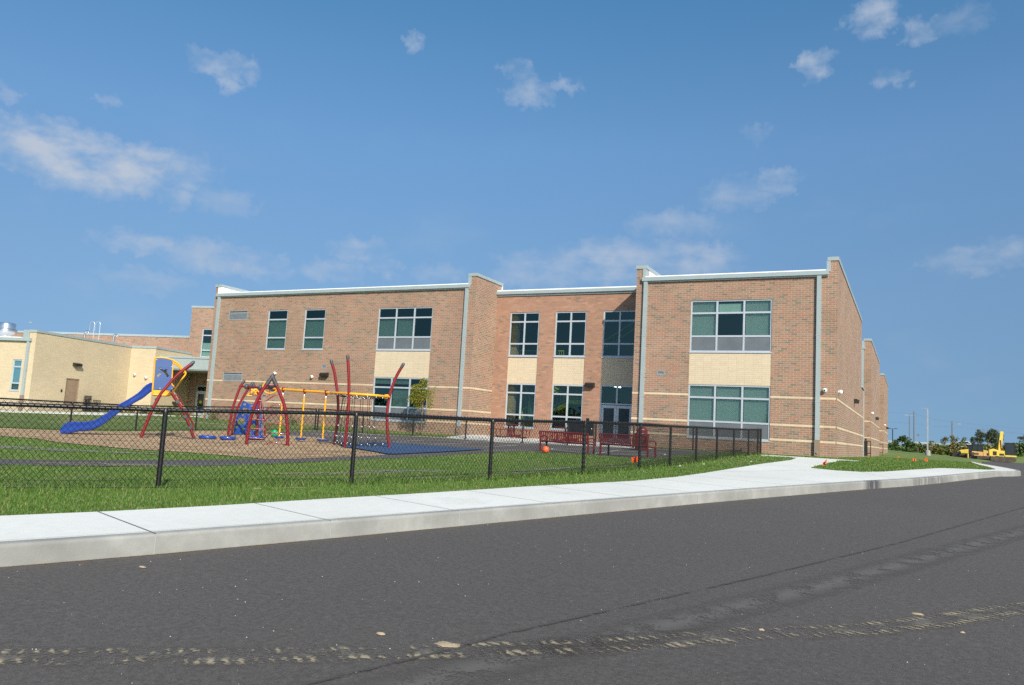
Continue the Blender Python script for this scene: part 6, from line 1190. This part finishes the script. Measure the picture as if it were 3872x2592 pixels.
# shrubs under the cream wall
sh = [(rot(-41.6,49.6),.5,.42,'leaf_o','low olive shrub along the cream side wall, left of the slide'),(rot(-41.5,50.6),.5,.42,'leaf_y','low yellow-green shrub along the cream side wall behind the slide'),(rot(-41.2,51.3),.45,.45,'leaf_o','low olive shrub at the inner corner of the cream wall'),
      (rot(-39.2,50.2),.55,.45,'leaf_m','low green shrub left of the near fence post, beneath the canopy'),(rot(-38.2,50.5),.55,.45,'leaf_o','low olive shrub between the slide legs beneath the canopy'),(rot(-37.0,50.2),.6,.5,'leaf_m','green shrub right of the ladder beneath the canopy'),(rot(-36.0,50.0),.6,.5,'leaf_m','dark green shrub against the left corner of the brick wing')]
for (q, r, h, m, lab) in sh:
    z = g1(*q); t = thing('shrub', (*q, z), lab, 'shrub', 'low shrubs by the angled buildings'); leaves(clumpset(q[0], q[1], z+h*.45, r*.8, h*.35, 9, r*.45), 900, .045, t, m, 'foliage'); b = MB(); limbs(b, q[0], q[1], z, z+h*.8, .02, 4, .3); b.build('stem', 'bark', t)
for (q, lab) in (((-42.3,38.9),'tall weedy sprig at the foot of the left brick wing downspout'),((-35.5,39.2),'weedy sprig at the foot of the left brick wall behind the climbing frame')):
    z = g1(*q); t = thing('weed', (*q, z), lab, 'weed', 'weeds along the brick wall'); leaves([(q[0],q[1],z+.3,.35,.2,.35),(q[0]+.4,q[1],z+.2,.3,.2,.25)], 260, .05, t, 'leaf_m', 'foliage')
# scrub on the embankment: every bush its own
def bush(x, y, zb, w, h, m, lab, n=520, ls=.19):
    t = thing('bush', (x,y,zb), lab, 'bush', 'bushes along the embankment'); leaves(clumpset(x, y, zb+h*.5, w*.75, h*.42, 12, w*.34), n, ls, t, m, 'foliage', .6); b = MB(); b.tube([(x,y,zb-.2),(x,y,zb+h*.6)], .06, 5); b.build('stem', 'bark', t)
zemb = lambda y: float(np.interp(y, [150,168], [g1(3,150),1.15]))
def px_at(px, D_, z):   # world point from the bearing of a column of the photograph, used once at layout time
    return None
BU = [(-2.75,150.5,1.7,2.9,'leaf_m','bush at the left end of the row, against the side wings'),(-1.35,146.5,1.9,3.6,'leaf_d','big dark green round bush near the school corner'),(-.1,146,1.6,3.0,'leaf_d','dark bush touching the right of the big round one'),(1.0,149,1.5,2.6,'leaf_m','mid green bush between the dark bushes and the light pole'),(2.2,150,1.7,2.7,'leaf_o','reddish olive bush just left of the light pole'),
      (3.5,151,1.7,3.1,'leaf_o','tall olive bush directly behind the light pole'),(4.7,151.5,1.6,2.4,'leaf_m','green bush right of the light pole'),(5.9,152,1.6,2.3,'leaf_o','olive bush left of the roller hood'),(7.0,153,1.7,2.7,'leaf_o','olive bush behind the roller hood'),(8.2,154,1.7,2.5,'leaf_m','green bush behind the roller cab'),
      (9.5,155,1.7,2.2,'leaf_o','olive bush behind the dozer cab'),(10.8,156,1.7,2.3,'leaf_m','green bush behind the dozer body'),(12.0,157,1.8,2.4,'leaf_o','olive bush behind the excavator body'),(13.4,158,1.8,2.5,'leaf_d','dark bush behind the excavator boom'),(14.9,159,1.9,2.6,'leaf_m','green bush behind the excavator cab'),(16.4,160,2.0,2.8,'leaf_d','dark bush right of the excavator cab'),(18.0,161,2.2,2.8,'leaf_m','last bush at the right edge of the view'),(20.3,162,2.3,2.8,'leaf_m','bush just beyond the right edge of the view')]
for (x, y, w, h, m, lab) in BU: bush(x, y, zemb(max(150,y))-.45, w, h*.82, m, lab, 620)
for (x, y, w, h, m, lab) in ((5.3,162,1.0,2.6,'leaf_o','thin scraggly sapling below the middle street lamp'),(6.9,164,1.3,3.0,'leaf_o','scraggly sapling crowding the middle street lamp'),(8.4,165,.9,2.3,'leaf_m','low sapling in front of the white car'),(9.75,166,.6,3.2,'leaf_g','narrow upright sapling right of the white car'),(10.9,166,.7,2.5,'leaf_g','small sapling left of the tall grey-green tree'),(17.8,167,1.6,3.4,'leaf_g','grey-green sapling at the right edge'),(19.6,168,1.4,2.8,'leaf_g','grey-green sapling cut by the right edge')):
    z = zemb(y)-.3; t = thing('sapling', (x,y,z), lab, 'sapling', 'saplings along the embankment'); leaves(clumpset(x, y, z+h*.66, w*.55, h*.3, 7, .42), 260, .14, t, m, 'crown'); b = MB(); limbs(b, x, y, z, z+h*.8, .05, 4, .7); b.build('trunk', 'bark', t)
x, y = 12.6, 170.; z = 1.0; t = thing('tree', (x,y,z), 'broad grey-green tree standing behind the excavator', 'tree'); b = MB(); limbs(b, x, y, z, 4.3, .13, 10, 1.9); b.build('trunk', 'bark', t, smooth=True)
leaves(clumpset(x-.2, y, 3.6, 2.5, 1.25, 34, .52), 4200, .13, t, 'leaf_g', 'crown')
# meadow of the embankment edge, uncountable
# the wood across the road: seen only as the dark line reflected in the lower panes
def wood():
    C = []
    for i in range(64): x = -170+i*4.2; h = 5.5+3.5*RNG.random()+2.5*math.sin(i*.55); C += clumpset(x, -92+RNG.uniform(-4,4), -1.4+h*.5, 3.4, h*.5, 5, 1.9)
    o = leaves(C, 9000, .75, None, 'leaf_d', 'far_woods'); tag(o, 'far wood across the road, mirrored dark in the lower windows', 'woods', kind='stuff')
wood()
# guard rail on the embankment
RLp = [(-12,174.,1.78),(-3.95,172.4,1.80),(3.8,172.2,1.80),(11.2,172,1.78),(18.1,171.6,1.74),(32,171,1.7)]; t = thing('guard_rail', (8,172,1.15), 'long pale steel guard rail along the raised road on the right', 'guard rail')
P, s = resample([(a,c) for a,c,_ in RLp], 1.9); zr = np.interp(P[:,0], [p[0] for p in RLp], [p[2] for p in RLp]); b = MB()
for i in range(len(P)-1): b.bar((*P[i], zr[i]), (*P[i+1], zr[i+1]), .06, .30)
b.build('rail_beam', 'rail', t); 
for i in range(0, len(P)): b = MB(); b.bar((P[i,0],P[i,1]+.12,.9),(P[i,0],P[i,1]+.12,zr[i]+.28),.15,.15); b.build('post', 'wood', t)
def car():
    x, y, z = 9.1, 176.5, 1.12; t = thing('car', (x,y,z), 'white car passing behind the guard rail, only its roof showing', 'car'); b = MB(); prof = [(-2.2,.35),(-2.2,.85),(-1.5,.95),(-.9,1.42),(.6,1.45),(1.3,1.0),(2.1,.85),(2.25,.4)]
    b.prism([(x+a, y-.85, z+h) for a, h in prof], (0,1.7,0)); b.build('body', 'carwhite', t)
    b = MB(); b.prism([(x+a, y-.86, z+h) for a, h in ((-1.35,.98),(-.85,1.36),(.55,1.38),(1.1,1.0))], (0,.012,0)); b.build('side_window', 'darkglass', t)
    for dx in (-1.4,1.4): b = MB(); b.lathe((x+dx,y-.87,z+.33), [(.05,-.01),(.33,0),(.33,.2)], 16, axis=(0,1,0)); b.build('wheel', 'blackplastic', t)
car()
# poles
def lightpole():
    x, y, z = 2.16, 132., -.45; t = thing('light_pole', (x,y,z), 'tall pale square light pole on a round concrete base, nearest of the poles', 'light pole')
    b = MB(); b.box(x-.09,y-.09,z+.55,x+.09,y+.09,6.45); b.build('shaft', 'galv', t); b = MB(); b.lathe((x,y,z-.3), [(.36,0),(.36,1.0),(.30,1.1)], 18); b.build('base', 'conc_base', t, smooth=True)
    b = MB(); b.bar((x,y,6.40),(x-.4,y,6.46),.06); b.build('arm', 'galv', t); b = MB(); b.obox((x-.62,y,6.47),(.27,0,.01),(0,.14,0),(0,0,.035)); b.build('lamp_head', 'galv', t)
lightpole()
def utilpole(x, y, z0, z1, lab, arm=None, r=.13, box=False):
    t = thing('utility_pole', (x,y,z0), lab, 'pole', 'poles along the far road'); b = MB(); b.lathe((x,y,z0-.3), [(r,0),(r*.8,z1-z0+.3)], 10); b.build('shaft', 'wood', t, smooth=True)
    if arm: (dx, za, zb) = arm; b = MB(); b.tube(smoothpts([(x,y,za),(x+dx*.5,y,za+(zb-za)*.7),(x+dx*.9,y,zb)],3), .035, 6); b.build('lamp_arm', 'galv', t); b = MB(); b.obox((x+dx,y,zb-.02),(.26,0,0),(0,.13,0),(0,0,.09)); b.build('lamp_head', 'galv', t)
    if box: b = MB(); b.bar((x,y,3.3),(x+.6,y,3.3),.05); b.obox((x+.72,y,3.32),(.16,0,0),(0,.16,0),(0,0,.2)); b.build('traffic_sign', 'wood', t)
utilpole(.5,175,1.1,7.9,'tall wooden pole with a lamp arm reaching left',(-1.35,6.9,7.15), box=True); utilpole(-.33,185,1.1,7.4,'thin pale pole just left of the tall wooden one',r=.10); utilpole(7.05,175,1.1,6.25,'shorter pole with a lamp arm reaching right',(1.2,5.3,5.82))
t = thing('lamp_post', (-3.12,165,.9), 'short dark lamp post with two flat heads by the side wings', 'lamp post'); b = MB(); b.box(-3.2,164.92,.6,-3.04,165.08,4.1); b.build('shaft', 'darkmetal', t)
for s in (-1,1): b = MB(); b.obox((-3.12+s*.5,165,4.1),(.32,0,0),(0,.15,0),(0,0,.05)); b.build('lamp_head', 'darkmetal', t)
for k, (za, zb, lab) in enumerate(((7.5,6.2,'upper faint power line sagging between the far poles'),(5.6,5.3,'lower faint power line between the far poles'))):
    b = MB(); P = [(-30+i*5, 176, (za+1.2 if i < 0 else za)+(zb-za)*((-30+i*5)+.5)/7.5*(1 if -30+i*5 < 8 else 0)+((zb-za)+(-.02*((-30+i*5)-8)) if -30+i*5 >= 8 else 0)+.0) for i in range(15)]
    P = [(xx, 176, float(np.interp(xx, [-30,.5,4,7.05,20,40],[za+.4,za,(za+zb)/2-.35,zb,zb-.9,zb-.5]))) for xx in np.linspace(-30,40,40)]
    b.tube(P, .011, 4); o = b.build('power_line', 'wood'); tag(o, lab, 'power line')
# ------------------------------------------------------------------ building machines on the far asphalt
def roller():
    x, y, z = 8.05, 150., -.80; t = thing('road_roller', (x,y,z), 'yellow road roller with black drum at the left of the machines', 'road roller')
    b = MB(); b.prism([(x+a,y-.8,z+h) for a,h in ((-1.35,.55),(-1.35,1.25),(-.9,1.55),(.25,1.75),(.25,.75),(-.4,.65))], (0,1.6,0)); b.build('hood', 'yell_m', t); b = MB(); b.prism([(x+a,y-.81,z+h) for a,h in ((-1.36,.8),(-1.36,1.2),(-1.0,1.45),(-.8,1.2),(-.85,.8))], (0,1.62,0)); b.build('grille', 'blackplastic', t)
    b = MB(); b.lathe((x-1.55,y-.9,z+.55), [(.55,0),(.55,1.8)], 18, axis=(0,1,0)); b.build('drum', 'blackplastic', t, smooth=True)
    b = MB(); b.bar((x-1.5,y-1.0,z+.5),(x-.2,y-1.0,z+.55),.12,.3); b.build('drum_frame', 'maroon', t)
    b = MB(); b.box(x+.2,y-.7,z+.7,x+1.2,y+.7,z+1.25); b.build('cab_base', 'darkmetal', t); b = MB(); b.box(x+.27,y-.66,z+1.25,x+1.13,y+.66,z+2.3); b.build('cab_glazing', 'cabglass', t)
    b = MB(); b.box(x+.15,y-.75,z+2.3,x+1.25,y+.75,z+2.5); [b.box(x+a,y+c,z+1.2,x+a+.09,y+c+.09,z+2.3) for a in (.18,1.13) for c in (-.72,.63)]; b.build('cab_frame', 'blackplastic', t)
    b = MB(); b.lathe((x+.1,y-.95,z+.5), [(.25,0),(.5,.03),(.5,.4)], 18, axis=(0,1,0)); w = b.build('wheel', 'blackplastic', t); b = MB(); b.lathe((x+.1,y-.97,z+.5), [(.05,0),(.26,.01)], 14, axis=(0,1,0)); b.build('rim', 'red', w)
def dozer():
    x, y, z = 9.75, 147., -.80; t = thing('bulldozer', (x,y,z), 'amber tracked bulldozer with glazed cab between roller and excavator', 'bulldozer')
    for yy in (-.95,.6): b = MB(); b.prism([(x+a,y+yy,z+h) for a,h in ((-1.5,.35),(-1.3,.75),(1.9,.8),(2.15,.45),(1.8,.05),(-1.2,0))], (0,.35,0)); b.build('track', 'track', t)
    b = MB(); b.prism([(x+a,y-.55,z+h) for a,h in ((-1.1,.75),(-1.1,1.45),(.45,1.4),(.45,.75))], (0,1.2,0)); b.prism([(x+a,y-.6,z+h) for a,h in ((.45,.65),(.45,1.75),(1.3,1.55),(1.95,1.3),(2.0,.7))], (0,1.25,0)); b.build('body', 'oran_m', t)
    b = MB(); b.box(x+.9,y-.615,z+.85,x+1.5,y-.605,z+1.25); b.build('engine_grille', 'blackplastic', t); b = MB(); b.box(x-.9,y-.57,z+.9,x-.2,y-.555,z+1.2); b.build('side_step', 'track', t)
    b = MB(); b.box(x-1.0,y-.5,z+1.45,x+.35,y+.5,z+2.45); b.build('cab_glazing', 'cabglass', t)
    b = MB(); b.box(x-1.05,y-.56,z+2.45,x+.42,y+.56,z+2.58); [b.box(x+a,y+c,z+1.4,x+a+.08,y+c+.08,z+2.45) for a in (-1.04,-.35,.33) for c in (-.54,.46)]; b.build('cab_frame', 'darkmetal', t)
    b = MB(); b.box(x-1.75,y-1.2,z+.1,x-1.6,y+1.1,z+1.0); b.build('blade', 'oran_m', t)
def excav():
    x, y, z = 12.45, 143., -.78; t = thing('excavator', (x,y,z), 'yellow excavator with raised boom, the rightmost machine', 'excavator')
    for yy in (-1.1,.75): b = MB(); b.prism([(x+a,y+yy,z+h) for a,h in ((-1.7,.4),(-1.5,.75),(1.5,.75),(1.75,.4),(1.5,.05),(-1.5,.0))], (0,.4,0)); b.build('track', 'track', t)
    b = MB(); b.prism([(x+a,y-.9,z+h) for a,h in ((-1.75,.85),(-1.8,1.75),(-1.2,1.95),(-.5,1.7),(.25,1.7),(.25,.85))], (0,1.9,0)); b.box(x+.25,y-1.0,z+.85,x+1.75,y+.9,z+1.05); b.build('house', 'yell_m', t); b = MB(); b.box(x-1.3,y-.92,z+.95,x-.8,y-.905,z+1.55); b.box(x-.45,y-.92,z+.95,x+.15,y-.905,z+1.25); b.build('side_grille', 'blackplastic', t)
    b = MB(); b.box(x+.35,y-.85,z+1.05,x+1.6,y+.15,z+2.85); b.build('cab_glazing', 'cabglass', t); b = MB(); b.box(x+.3,y-.9,z+2.85,x+1.66,y+.2,z+2.95); [b.box(x+a,y+c,z+1.05,x+a+.08,y+c+.08,z+2.85) for a in (.3,1.58) for c in (-.9,.1)]; b.build('cab_frame', 'darkmetal', t)
    b = MB(); b.prism([(x+a,y-.55,z+h) for a,h in ((-.55,1.2),(-.15,1.2),(-.05,2.4),(.15,4.6),(-.25,4.65),(-.5,2.6))], (0,.4,0)); b.build('boom', 'yell_m', t); b = MB(); b.prism([(x+a,y-.15,z+h) for a,h in ((-.75,.75),(-.55,.6),(-.1,3.6),(-.22,4.4),(-.4,3.6))], (0,.3,0)); b.build('stick', 'oran_m', t); b = MB(); b.bar((x-.1,y-.6,z+1.4),(x-.25,y-.6,z+3.3),.09); b.build('hydraulic_ram', 'maroon', t)
    b = MB(); b.prism([(x+a,y-.4,z+h) for a,h in ((-.95,.1),(-.35,.0),(-.3,.6),(-.6,.8),(-.95,.7))], (0,.8,0)); b.build('bucket', 'track', t)
roller(); dozer(); excav()
# small litter by the near fence
M['paper'] = mat('white_paper', (.75,.75,.75), .8)
for (x, y, lab) in ((-5.95,22.8,'small white paper scrap in the grass before the near fence'),(-4.95,28.5,'small white scrap in the grass near the fence end'),(-5.75,24.9,'crumpled white wrapper at the foot of a fence post')):
    z = g1(x, y)+.035; b = MB(); b.add([(x-.035,y-.02,z),(x+.03,y-.02,z+.01),(x+.04,y+.025,z+.005),(x-.025,y+.03,z+.02),(x+.005,y,z+.025)], [(0,1,4),(1,2,4),(2,3,4),(3,0,4)]); o = b.build('paper_scrap', 'paper'); tag(o, lab, 'litter')
